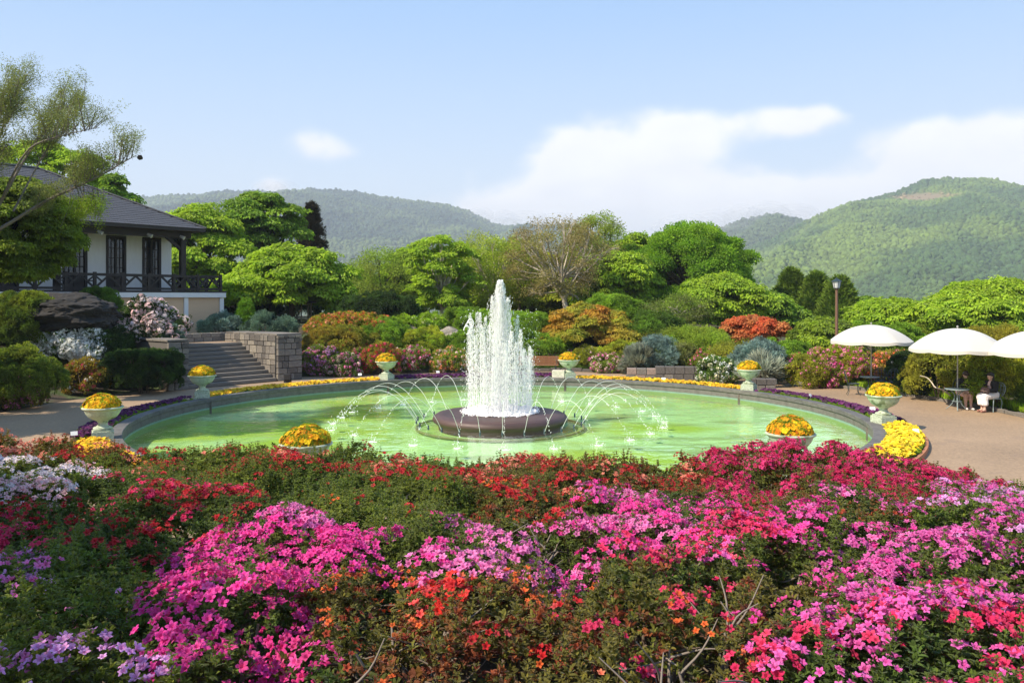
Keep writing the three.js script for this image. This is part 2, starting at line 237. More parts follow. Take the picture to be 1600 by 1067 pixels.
// ---------- pool ----------
const WY = -.1;
{
  const inner = mat([.15, .145, .135], .75, { map: stoneTex }), paint = mat([.28, .48, .44], .7, { map: plasterTex });
  const rim = thing('pool_rim', 'round grey concrete rim of the fountain pool', 'pool rim', V(CX, 0, CZ));
  const w1 = ring(10.8, 10.8, .08, -.13), w2 = ring(10.8, 10.8, -.13, -.19), w3 = ring(11.04, 11.04, -.1, .1), w4 = ring(10.8, 10.8, -.19, -.6);
  for (const g of [w1, w2, w3, w4]) g.translate(-CX, 0, -CZ);
  part('wall_face', [w1, w3], Object.assign(inner.clone(), { side: THREE.DoubleSide }), rim); part('pool_lining', w4, mat([.26, .42, .12], .9, { side: THREE.DoubleSide }), rim); part('painted_wall', w2, Object.assign(paint.clone(), { side: THREE.DoubleSide }), rim);
  const r = rng(5), NS = 72, variants = [M.rim, mat([.15, .143, .135], .8, { map: stoneTex, bumpMap: stoneBump, bumpScale: .004 }), mat([.12, .117, .113], .8, { map: stoneTex, bumpMap: stoneBump, bumpScale: .004 })];
  const seg = (() => { const s = new THREE.Shape(), da = Math.PI / NS - .0006; s.absarc(0, 0, 11.07, -da, da, false); s.absarc(0, 0, 10.76, da, -da, true); return new THREE.ExtrudeGeometry(s, { depth: .11, bevelEnabled: true, bevelSize: .012, bevelThickness: .012, bevelSegments: 1, curveSegments: 4 }).rotateX(-Math.PI / 2).translate(0, .08, 0); })();
  for (let i = 0; i < NS; i++) { const o = part('coping_stone', seg, variants[Math.floor(r() * 3)], rim); o.rotation.y = i / NS * 2 * Math.PI; o.position.y = (r() - .5) * .006; }
  const bt = tex(1024, (u, v) => {
    const x = (u - .5) * 22, z = (v - .5) * 22, rr = Math.hypot(x, z), a = fbm(x * .35, 71, z * .35, 5), b = fbm(x * 1.3, 72, z * 1.3, 4), c = fbm(x * .5 + 9, 73, z * 1.6, 5);
    let k = sm(.38, .64, a + .016 * (-x) + .012 * (-z) - .02); let col = mixc([.42, .64, .27], [.34, .50, .045], k, .85 + .35 * b);
    const dirt = sm(.56, .70, c) * sm(7.5, 5.5, Math.abs(rr - 4.6) + 2.2) * .75; col = mixc(col, [.20, .26, .08], dirt * .8);
    return mixc(col, [.22, .20, .05], sm(10.1, 10.8, rr) * .5);
  });
  const bd = new THREE.CircleGeometry(10.8, 96).rotateX(-Math.PI / 2).translate(CX, -.36, CZ); structure('pool_floor', bd, mat([1, 1, 1], .9, { map: bt }));
  const ripple = tex(1024, (u, v) => { const a = tn(u, v, 26, 81, 3), b = tn(u, v, 9, 82, 3), c = fbm(u * 40, v * 120, 5, 2); const k = .45 * a + .35 * b + .0 * c; return [k, k, k]; }, false, 1, 1);
  ripple.repeat.set(3, 3);
  const wm = mat([.93, 1, .93], .03, { transmission: 1, thickness: 0, ior: 1.33, bumpMap: ripple, bumpScale: .032 });
  structure('water', new THREE.CircleGeometry(10.8, 96).rotateX(-Math.PI / 2).translate(CX, WY, CZ), wm);
}
// edging of the path on the planted side
{
  const P = []; const r = rng(8);
  for (let a = 52; a < 128; a += 1.9) { const l = 16.35 * 1.9 * D2R, h = .10 + .05 * r(), g = new RoundedBoxGeometry(l * .97, h, .16 + .05 * r(), 1, .02); g.rotateY(-a * D2R).translate(pol(a, 16.38 + .04 * r()).x, h / 2 - .01, pol(a, 16.38).z); P.push(g); }
  structure('path_edging', mergeGeometries(P), M.stone);
  const Q = []; for (let a = -46; a < 50; a += 1.9) { const l = 16.35 * 1.9 * D2R, h = .14 + .08 * r(), g = new RoundedBoxGeometry(l * .97, h, .2, 1, .03); g.rotateY(-a * D2R).translate(pol(a, 16.4).x, h / 2 - .01, pol(a, 16.4).z); if (a > -34) Q.push(g); }
  structure('bank_edging', mergeGeometries(Q), M.stoneDark);
}
// ---------- mountains ----------
const forestBlob = (() => { const g = new THREE.IcosahedronGeometry(1, 1), p = g.attributes.position, C = []; for (let i = 0; i < p.count; i++) { const x = p.getX(i), y = p.getY(i), z = p.getZ(i), k = .72 + .55 * n3(x * 2.3 + 5, y * 2.3, z * 2.3); p.setXYZ(i, x * k, y * k * 1.15, z * k); C.push(1, 1, 1); } g.setAttribute('color', new THREE.Float32BufferAttribute(C, 3)); g.computeVertexNormals(); return g; })();
function mountain(name, label, ridge, dist, depth, foot, spur, seed, count, size, tones, opt = {}) {
  const ns = 150, nt = 46, P = [], C = [], I = [], R = rng(seed), x0 = ridge[0][0], x1 = ridge[ridge.length - 1][0];
  const ridgeY = (px) => { for (let i = 1; i < ridge.length; i++) if (px <= ridge[i][0]) { const [a, b] = ridge[i - 1], [c, d] = ridge[i]; const t = (px - a) / (c - a); return lerp(b, d, t); } return ridge[ridge.length - 1][1]; };
  const place = (s, t) => {                                      // s along the ridge, t from the crest (0) down to the foot (1); t < 0 is the far side
    const px = lerp(x0, x1, s), top = at(px, ridgeY(px), dist), d = dist - t * depth, k = Math.max(0, t);
    const h0 = top.y * (1 - Math.pow(k, .92)) + foot * k - (t < 0 ? -t * top.y * 1.3 : 0);
    const sx = (px - 800) / F, x = sx * dist * lerp(1, .86, k);
    const v = fbm(x / spur + 2 * k, seed, k * 1.1, 4) - .5, w = fbm(x / (spur * .3), seed + 9, d / (spur * .3), 3) - .5, rid = Math.abs(fbm(x / (spur * .8) + k * 1.2, seed + 4, k * .8, 3) - .5);
    const rough = Math.min(1, k * 5);
    return V(x, h0 + (v * 1.3 - rid * 1.1 + .18) * spur * .52 * Math.sin(Math.PI * Math.min(1, k * .9 + .06)) * rough + w * spur * .06 * rough, -(d + v * spur * .5 * rough));
  };
  for (let j = 0; j <= nt; j++) for (let i = 0; i <= ns; i++) { const t = j === 0 ? -.45 : (j - 1) / (nt - 1), p = place(i / ns, t); P.push(p.x, p.y, p.z); }
  for (let j = 0; j < nt; j++) for (let i = 0; i < ns; i++) { const a = j * (ns + 1) + i, b = a + ns + 1; I.push(a, b, a + 1, b, b + 1, a + 1); }
  const tone = (p, k) => { const a = fbm(p.x / (spur * .55), seed + 20, p.z / (spur * .55), 4), bare = opt.bare ? opt.bare(p) : 0; return mixc(mixc(tones[0], tones[1], sm(.36, .62, a)), opt.bareCol ?? [.2, .15, .08], bare, k); };
  for (let i = 0; i < P.length; i += 3) C.push(...tone(V(P[i], P[i + 1], P[i + 2]), .8));
  const g = new THREE.BufferGeometry(); g.setAttribute('position', new THREE.Float32BufferAttribute(P, 3)); g.setAttribute('color', new THREE.Float32BufferAttribute(C, 3)); g.setIndex(I); g.computeVertexNormals();
  const o = structure(name, g, mat([1, 1, 1], 1, { vertexColors: true, side: THREE.DoubleSide }), label);
  const inst = new Inst();
  for (let i = 0; i < count; i++) { const s = R(), t = Math.pow(R(), 1.0) * .92, p = place(s, t); const b = opt.bare ? opt.bare(p) : 0; if (b > .3 && R() < b * .95) continue; const z = size * (.35 + 1.15 * R() * R() + .2 * R()); p.y += z * .15; inst.add(p, V(0, 1, 0), z, tone(p, .72 + .56 * R()), R() * 6.28, z * (.6 + 1.0 * R())); }
  const f = inst.build('forest', forestBlob, mat([1, 1, 1], 1, { vertexColors: true }), o); return o;
}
mountain('mountain', 'long blue-green forested ridge far behind the trees', [[-500, 340], [-200, 345], [0, 335], [150, 318], [210, 310], [250, 306], [280, 304], [310, 304], [345, 298], [375, 299], [400, 297], [430, 300], [465, 297], [490, 294], [505, 297], [530, 297], [560, 301], [600, 307], [650, 314], [700, 320], [735, 331], [760, 344], [775, 352], [800, 353], [840, 352], [870, 354], [930, 362], [1000, 385], [1100, 420], [1250, 450]], 2700, 1500, -40, 330, 11, 80000, 4.6, [[.032, .06, .028], [.09, .13, .04]]);
mountain('mountain', 'middle forested ridge half wrapped in mist', [[980, 420], [1050, 395], [1090, 372], [1130, 356], [1160, 344], [1190, 338], [1220, 337], [1245, 345], [1275, 356], [1320, 372], [1420, 400], [1600, 440]], 2050, 900, -40, 240, 12, 26000, 4.2, [[.035, .062, .03], [.065, .10, .036]]);
const bareAt = at(1412, 316, 1480);
mountain('mountain', 'steep bright green mountain with a bare brown patch below its summit', [[900, 470], [1000, 446], [1080, 420], [1150, 396], [1200, 376], [1240, 356], [1280, 337], [1300, 327], [1330, 317], [1370, 309], [1395, 303], [1415, 293], [1440, 283], [1470, 279.5], [1500, 279], [1535, 279], [1555, 281], [1575, 287], [1600, 292], [1660, 305], [1760, 335], [1900, 370], [2200, 420]], 1500, 980, -35, 210, 13, 100000, 2.9, [[.048, .095, .024], [.12, .18, .032]],
  { bare: (p) => sm(1.15, .6, Math.hypot((p.x - bareAt.x) / 30, (p.y - bareAt.y) / 11) + .5 * (fbm(p.x / 14, 4, p.y / 14, 3) - .5)), bareCol: [.26, .19, .10] });

// mist drifting over the saddle and the end of the long ridge
{
  const puff = new THREE.IcosahedronGeometry(1, 12), pp = puff.attributes.position; for (let i = 0; i < pp.count; i++) { const k = .62 + .75 * fbm(pp.getX(i) * 1.3 + 4, pp.getY(i) * 1.3, pp.getZ(i) * 1.3, 4); pp.setXYZ(i, pp.getX(i) * k, pp.getY(i) * k, pp.getZ(i) * k); } puff.computeVertexNormals();
  const cm = mat([.6, .6, .61], 1, { transparent: true, opacity: .036, side: THREE.DoubleSide, specularIntensity: 0 });
  for (const [label, spots] of [['thin white mist over the middle ridge', [[1070, 356, 52, 17], [1112, 348, 50, 16], [1158, 337, 50, 14], [1204, 331, 48, 13], [1248, 336, 44, 14], [1135, 358, 60, 9], [1222, 345, 52, 9]].map((s) => [...s, 1960])], ['thin white mist spilling over the end of the long ridge', [[750, 336, 34, 9], [785, 344, 44, 12], [825, 346, 50, 13], [870, 349, 56, 13]].map((s) => [...s, 2600])], ['thin wisp of mist on the crest above the dark conifer', [[418, 292, 26, 8], [440, 293, 28, 8]].map((s) => [...s, 2640])]]) {
    const T = thing('cloud', label, 'cloud', at(spots[0][0], spots[0][1], spots[0][4]));
    for (const [px, py, rx, ry, d] of spots) for (const k of [1.15, .85, .55]) { const o = part('puff', puff, cm, T), w = at(px, py, d).sub(T.position); o.position.copy(w); o.scale.set(rx / F * d * k, ry / F * d * k, rx / F * d * .5 * k); o.rotation.y = px * 1.7 + k * 2; o.castShadow = false; }
  }
}
// ---------- house on its terrace ----------
{
  const th = Math.atan2(-.77, -.64), H = thing('house', 'white plastered house with dark doors, grey hipped slate roof and railed terrace', 'house', V(-15.26, 0, -44), th);
  const r = rng(21);
  part('terrace_wall', box(24, 2.5, 9, 12.02, 2.55, 4.6), M.beige, H);
  const tr = [box(24.2, .24, .14, 12, 3.88, .02), box(.14, .24, 9, -.03, 3.88, 4.6)]; for (const x of [.1, 2.1, 5.9, 9.7, 13.5, 17.3]) tr.push(box(.22, 2.5, .1, x, 2.5, .06)); part('terrace_trim', tr, M.white, H);
  part('deck', box(24.3, .1, 9.3, 12, 4.05, 4.6), M.darkwood, H);
  // rail: posts, top and bottom rails, crossed braces
  const post = box(.13, .92, .13, 0, 4.5, 0), prail = (x0, z0, x1, z1) => {
    const n = Math.round(Math.hypot(x1 - x0, z1 - z0) / 1.32);
    const A = (t, y) => V(lerp(x0, x1, t), y, lerp(z0, z1, t));
    part('rail', [bar(A(0, 4.84), A(1, 4.84), .13, .11)], M.darkwood, H); part('rail', [bar(A(0, 4.19), A(1, 4.19), .11, .09)], M.darkwood, H);
    for (let i = 0; i <= n; i++) { const p = part('rail_post', post, M.darkwood, H); p.position.copy(A(i / n, 0)); if (i < n) { const m = (i + .5) / n, q = (i + 1) / n, a = i / n; part('rail_brace', [bar(A(a, 4.2), A(m, 4.8), .085, .07)], M.darkwood, H); part('rail_brace', [bar(A(q, 4.2), A(m, 4.8), .085, .07)], M.darkwood, H); part('rail_brace', [bar(A(a, 4.55), A(lerp(a, m, .52), 4.52), .06, .05)], M.darkwood, H); part('rail_brace', [bar(A(a, 4.8), A(lerp(a, m, .52), 4.52), .07, .05)], M.darkwood, H); part('rail_brace', [bar(A(q, 4.8), A(lerp(q, m, .52), 4.52), .07, .05)], M.darkwood, H); } }
  };
  prail(.12, .12, 23.5, .12); prail(.12, .12, .12, 8.5);
  // wall panels between the door openings (front), side wall, back
  const doors = [[2.42, 3.42], [4.25, 5.25], [6.15, 7.3], [9.2, 10.3], [12.2, 13.3], [15.2, 16.3]]; let x = 1.84;
  for (const [a, b] of [...doors, [20, 20]]) { part('wall', box(a - x, 3.1, .22, (a + x) / 2, 5.6, 2.11), M.white, H); if (b > a) part('wall', box(b - a, .28, .22, (a + b) / 2, 7.0, 2.11), M.white, H); x = b; }
  part('wall', box(.22, 3.1, 7, 1.951, 5.6, 5.72), M.white, H); part('wall', box(18.2, 3.1, .22, 10.95, 5.6, 9.3), M.white, H);
  part('floor', box(17.8, .06, 6.9, 11, 4.13, 5.7), M.darkwood, H); part('ceiling', box(17.8, .06, 6.9, 11, 7.14, 5.7), M.darkwood, H);
  for (const [a, b] of doors) {
    const w = b - a, c = (a + b) / 2, d = new THREE.Group(); d.name = 'door'; d.position.set(c, 4.1, 2.06); H.add(d);
    part('door_frame', [box(.12, 2.76, .2, -w / 2 + .06, 1.38, 0), box(.12, 2.76, .2, w / 2 - .06, 1.38, 0), box(w - .24, .12, .2, 0, 2.7, 0), box(.1, 2.64, .12, 0, 1.32, 0)], M.darkwood, d);
    for (const s of [-1, 1]) { const lw = w / 2 - .17; part('kick_panel', box(lw - .02, .62, .06, s * (lw / 2 + .05), .33, 0), M.darkwood, d); const mb = []; for (let k = 0; k < 5; k++) mb.push(box(lw, .045, .07, s * (lw / 2 + .05), .68 + k * .48, .005)); mb.push(box(.035, 2.0, .066, s * (lw / 2 + .05), 1.64, .008)); part('muntin', mb, M.darkwood, d); part('pane', box(lw, 1.96, .012, s * (lw / 2 + .05), 1.64, .01), M.glass, d); }
    part('curtain', (() => { const g = new THREE.PlaneGeometry(w - .3, 2.2, 40, 1), p = g.attributes.position; for (let i = 0; i < p.count; i++) p.setZ(i, .04 * Math.sin(p.getX(i) * 40)); g.translate(0, 1.5, .35); g.computeVertexNormals(); return g; })(), mat([.10, .09, .08], .95, { side: THREE.DoubleSide }), d);
  }
  for (const px of [2.12, 8.2, 13.6, 19]) { part('post', box(.26, 2.75, .26, px, 5.42, .36), M.darkwood, H); part('brace', [bar(V(px + .1, 6.2, .36), V(px + .9, 6.85, .36), .14, .14)], M.darkwood, H); if (px < 3) { part('brace', [bar(V(px, 6.2, .36), V(px, 6.85, 1.2), .14, .14)], M.darkwood, H); } }
  part('eave_beam', [box(18.5, .34, .3, 11.0, 6.95, .3), box(.3, .34, 9.5, 1.95, 6.95, 5.2)], M.darkwood, H);
  // soffit and hipped roof with slates
  const ex0 = 1.35, ex1 = 21, ez0 = -.6, ez1 = 11, ey = 7.24, hz = (ez1 - ez0) / 2, ry = ey + hz * Math.tan(27 * D2R), c0 = V(ex0 + hz, ry, ez0 + hz), c1 = V(ex1 - hz, ry, ez0 + hz);
  part('fascia', [box(ex1 - ex0, .16, .04, (ex0 + ex1) / 2, ey - .06, ez0 + .02), box(.04, .16, ez1 - ez0, ex0 + .02, ey - .06, (ez0 + ez1) / 2)], M.darkwood, H);
  part('soffit', box(ex1 - ex0 - .1, .04, ez1 - ez0 - .1, (ex0 + ex1) / 2, ey - .13, (ez0 + ez1) / 2), mat([.05, .035, .025], .8), H);
  const tri = (pts) => { const g = new THREE.BufferGeometry(), P = [], U = []; for (let i = 1; i < pts.length - 1; i++) for (const q of [pts[0], pts[i], pts[i + 1]]) { P.push(q.x, q.y, q.z); U.push(q.x, q.z); } g.setAttribute('position', new THREE.Float32BufferAttribute(P, 3)); g.setAttribute('uv', new THREE.Float32BufferAttribute(U, 2)); g.computeVertexNormals(); return g; };
  const e00 = V(ex0, ey, ez0), e10 = V(ex1, ey, ez0), e01 = V(ex0, ey, ez1), e11 = V(ex1, ey, ez1);
  const roof = part('roof', [tri([e00, c0, c1, e10]), tri([e01, c0, e00]), tri([e11, c1, c0, e01]), tri([e10, c1, e11])], Object.assign(M.slate.clone(), { side: THREE.DoubleSide }), H);
  const slates = [], sl = Math.hypot(hz, ry - ey), rows = 27;
  for (let j = 0; j < rows; j++) for (const face of ['front', 'end']) {
    const t = (j + .5) / rows, y = lerp(ey, ry, t) + .03, z = ez0 + hz * t, a = face === 'front' ? ex0 + hz * t : ez0 + hz * t, b = face === 'front' ? ex1 - hz * t : ez1 - hz * t;
    for (let q = a + (j % 2) * .14; q < b; q += .29) { const w = Math.min(.275, b - q); if (w < .08) continue; const g = new THREE.BoxGeometry(w, .014 + .012 * r(), sl / rows * 1.25); g.rotateX(-(27 - 3.2 - r()) * D2R); if (face === 'front') g.translate(q + w / 2, y, z); else { g.rotateY(Math.PI / 2); g.translate(ex0 + hz * t, y, q + w / 2); } slates.push(g); }
  }
  part('slates', mergeGeometries(slates), M.slate, roof, 'stuff');
  part('ridge_cap', [tube([e00.clone().add(V(0, .06, 0)), c0.clone().add(V(0, .07, 0))], .06, .06, 5, 12), tube([c0.clone().add(V(0, .07, 0)), c1.clone().add(V(0, .07, 0))], .07, .07, 5, 12)], M.slate, roof);
  for (const x of [2.3, 4.0, 6.4]) { const s = new THREE.Group(); s.name = 'spotlight'; s.position.set(x, 6.82, .05); H.add(s); part('lamp_head', new THREE.CylinderGeometry(.06, .1, .24, 12).rotateX(1.1).rotateY(.7), M.paleMetal, s); part('bracket', box(.04, .12, .04, 0, .1, .06), M.darkwood, s); }
}
// low dark-roofed pavilion beside the house
{
  const p = at(384, 482, 52), P = thing('pavilion', 'low dark pavilion with a sloping grey roof beside the terrace', 'pavilion', V(p.x, 1.6, p.z), .25);
  const g = new THREE.BoxGeometry(3.6, .12, 3.4); g.rotateX(.32); g.translate(0, 2.35, 0); part('roof', g, M.slate, P);
  for (const [x, z] of [[-1.5, 1.3], [1.5, 1.3], [-1.5, -1.2], [1.5, -1.2]]) part('post', box(.14, z > 0 ? 1.9 : 2.7, .14, x, z > 0 ? .95 : 1.35, z), M.darkwood, P);
  part('back_wall', box(3.1, 2.4, .1, 0, 1.2, -1.3), M.darkwood, P); part('side_wall', box(.1, 2.0, 2.4, -1.5, 1.0, 0), M.darkwood, P);
}
// ---------- stairs between stone walls ----------
{
  const th = Math.atan2(-SR.z, SR.x);   // local x = sideways (SR), local -z = uphill
  const T = thing('staircase', 'broad grey stone staircase climbing from the pool path to the house', 'stairs', S0, th), r = rng(31);
  const mats = [M.stoneDark, mat([.22, .20, .18], .92, { map: stoneTex, bumpMap: stoneBump, bumpScale: .015 }), mat([.16, .145, .135], .92, { map: stoneTex, bumpMap: stoneBump, bumpScale: .015 })];
  for (let i = 0; i < 10; i++) part('step', box(4.19, .14, .40, 0, .165 * (i + 1) - .07, -.305 * i - .18, .012), M.stone, T);
  for (let i = 0; i < 10; i++) part('riser', box(4.18, .17, .3, 0, .165 * i + .06 - .05, -.305 * i - .2), mats[i % 3], T);
  const wall = (name, label, x0, x1, side, len, top) => {
    const W = thing(name, label, 'stone wall', S0, th), w = x1 - x0, cx = (x0 + x1) / 2;
    part('core', box(w - .1, top - .05, len - .1, cx, top / 2 - .03, -len / 2), M.mortar, W);
    const ms = [M.stone, M.stoneDark, M.stoneLight, mats[1]];
    const face = (u0, u1, put) => { let y = 0; while (y < top - .06) { const h = Math.min(.20 + .16 * r(), top - y); let u = u0; while (u < u1 - .05) { let l = .22 + .38 * r(); if (u1 - u - l < .2) l = u1 - u; put(u + l / 2, y + h / 2, l - .022, h - .022, ms[Math.floor(r() * 4)]); u += l; } y += h; } };
    face(x0, x1, (u, y, l, h, m) => part('stone', box(l, h, .14 + .05 * r(), u, y, -.02 + .02 * r(), .02), m, W));
    face(.07, len, (u, y, l, h, m) => part('stone', box(.14 + .05 * r(), h, l, side > 0 ? x1 - .03 : x0 + .03, y, -u, .02), m, W));
    for (let u = 0; u < len; u += .6) part('coping_stone', box(w + .02, .09, .585, cx, top + .03, -u - .29, .015), ms[Math.floor(r() * 2)], W);
  };
  wall('stone_wall', 'thick stone wall with dark end face, flanking the stairs beside the flowering bank', 2.12, 3.42, -1, 4.2, 2.05);
  wall('stone_wall', 'narrow stone wall flanking the stairs beside the clipped dark hedge', -3.0, -2.12, 1, 3.6, 1.98);
  // inner corner of the narrow wall faces the camera too
  const L = thing('planter_wall', 'low pale stone planter wall at the head of the stairs', 'planter wall', S0.clone().addScaledVector(SD, 4.0), th);
  for (let i = 0; i < 9; i++) for (let k = 0; k < 2; k++) part('stone', box(.46, .2, .3, .4 + i * .48 - k * .1, 1.76 + k * .205, -.6, .02), [M.stoneLight, M.stone][(i + k) % 2], L);
}

// ---------- plants: builders ----------
function hit(px, py, far = 110) { for (let d = 12; d < far; d += .1) { const p = at(px, py, d); if (p.y <= ground(p.x, p.z)) return d; } return far; }
const FL = { magenta: [.74, .06, .36], pink: [.84, .24, .50], hot: [.72, .03, .16], crimson: [.52, .008, .07], red: [.62, .02, .02], orange: [.78, .17, .03], salmon: [.85, .32, .18], lilac: [.62, .28, .60], pale: [.86, .62, .60], white: [.86, .87, .84], cream: [.80, .76, .50], yellow: [.90, .66, .015], gold: [.86, .48, .01], purple: [.10, .006, .12], rust: [.48, .09, .02] };
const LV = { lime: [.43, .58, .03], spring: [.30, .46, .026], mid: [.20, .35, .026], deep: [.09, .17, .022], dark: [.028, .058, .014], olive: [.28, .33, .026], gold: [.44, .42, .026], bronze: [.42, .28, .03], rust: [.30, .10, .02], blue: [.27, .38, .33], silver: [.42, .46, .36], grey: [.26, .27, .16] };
function bush(name, label, category, o) {
  const R = rng(o.seed ?? Math.round(o.px * 7 + o.top)), d = o.d ?? hit(o.px, o.bot), k = d / F, b = at(o.px, o.bot, d), rx = o.w / 2 * k, h = (o.bot - o.top) * k, rz = o.rz ?? rx * (o.deep ?? .85);
  b.z -= o.back ?? rz * .55; b.y = Math.min(b.y, ground(b.x, b.z) + .1);
  const top = EYE - (o.top - YH) * (-b.z) / F, H = Math.max(.3, top - b.y), T = thing(name, label, category, b, 0, o.group), shape = o.shape ?? 'dome';
  const cs = o.cs ?? .31, A = new Inst(), B = new Inst(), seed = o.px * .37;
  const area = shape === 'cone' ? Math.PI * rx * Math.hypot(H, rx) : 2 * Math.PI * rx * (H * .6 + rz * .4), n = Math.min(9000, Math.round((o.k ?? 1) * area / (cs * cs * .11)));
  const clumps = [], cr0 = shape === 'box' ? .16 : Math.max(.16, Math.min(o.cr ?? .42, rx * .34)), M2 = Math.max(10, Math.round(area / (cr0 * cr0 * 1.5)));
  for (let i = 0; i < M2; i++) { const dr = rdir(R); if (dr.y < -.15) dr.y = -dr.y; clumps.push({ dr, q: (1 + (o.lump ?? .42) * (fbm(dr.x * 2.2 + seed, dr.y * 2.2 + 3, dr.z * 2.2, 3) - .5)) * (.84 + .12 * R()), r: cr0 * (.65 + .6 * R()), t: R() }); }
  for (let i = 0; i < n; i++) {
    const u = R(); let p, nn, tb = .5;
    if (shape === 'cone') { const t = 1 - Math.sqrt(1 - R() * .995), a = R() * 6.283, lump = 1 + .16 * (fbm(Math.cos(a) * 2 + seed, t * 6, Math.sin(a) * 2, 3) - .5), q = Math.pow(1 - t, .72) * Math.min(1, .72 + t * 3) * lump * (.82 + .18 * u); p = V(Math.cos(a) * rx * q, H * (.02 + .97 * t), Math.sin(a) * rz * q); nn = V(Math.cos(a) * H, rx * 1.2, Math.sin(a) * H).normalize(); }
    else {
      const cl = clumps[Math.floor(R() * clumps.length)], off = rdir(R); let dr = cl.dr;
      const fl = shape === 'box' ? 1 / Math.max(Math.abs(dr.x), Math.abs(dr.y), Math.abs(dr.z)) * .82 : 1, q = cl.q;
      p = V(dr.x * rx * q * Math.min(fl, 1.25), H * .30 + dr.y * H * .70 * q * Math.min(fl, 1.18), dr.z * rz * q * Math.min(fl, 1.25)); nn = V(dr.x / rx, dr.y / H * 1.3, dr.z / rz).normalize(); if (dr.y < .25 && shape !== 'box') { const s = lerp(.72, 1, sm(-.15, .25, dr.y)); p.x *= s; p.z *= s; }
      if (off.dot(nn) < -.25) off.negate(); const cr = cl.r * (.45 + .55 * Math.sqrt(u)); p.add(V(off.x * cr, off.y * cr * .8, off.z * cr)); p.y = Math.max(.02, p.y); nn.add(off.multiplyScalar(.9)).normalize(); tb = cl.t;
    }
    const tone = mixc(o.leaf[0], o.leaf[1], sm(.35, .65, fbm(p.x * 1.6 + seed, p.y * 1.6, p.z * 1.6, 3)) * .5 + .3 * tb + .2 * R(), (.7 + .6 * R()) * (.78 + .44 * ((tb * 7.3) % 1)));
    const up = nn.clone().multiplyScalar(o.upright ?? 1).add(V((R() - .5) * .5, .45, (R() - .5) * .5)).normalize();
    A.add(p, up, cs * (.75 + .5 * R()), tone, R() * 6.28);
    if (o.fl && u > .25) {
      const f = fbm(p.x * (o.ps ?? 1.5) + seed + 40, p.y * (o.ps ?? 1.5), p.z * (o.ps ?? 1.5), 3) + (o.lowBias ? o.lowBias * (.5 - p.y / H) : 0);
      if (R() < sm(1 - o.cover - .17, 1 - o.cover + .09, f + .04) * (o.fk ?? .9)) { const c = o.fl[Math.floor(R() * o.fl.length)]; B.add(p.clone().addScaledVector(nn, cs * .22), nn.clone().add(V(0, .4, 0)).normalize(), (o.fs ?? .17) * (.75 + .5 * R()), mixc(c, [1, 1, 1], .06 * R(), .8 + .35 * R()), R() * 6.28); }
    }
  }
  A.build('foliage', G[o.geo ?? 'shrub'], o.needle ? needleMat : leaf, T);
  B.build('blossoms', G[o.fgeo ?? 'truss'], petal, T);
  const st = []; for (let i = 0; i < 6; i++) { const a = R() * 6.28, q = .25 + .4 * R(); st.push(tube([V(.1 * Math.cos(a) * rx, -.1, .1 * Math.sin(a) * rz), V(q * .6 * Math.cos(a) * rx, H * .35, q * .6 * Math.sin(a) * rz), V(q * Math.cos(a) * rx, H * (shape === 'cone' ? .45 : .72), q * Math.sin(a) * rz)], .03, .012, 5, 5)); }
  part('stems', st, M.twig, T);
  return T;
}
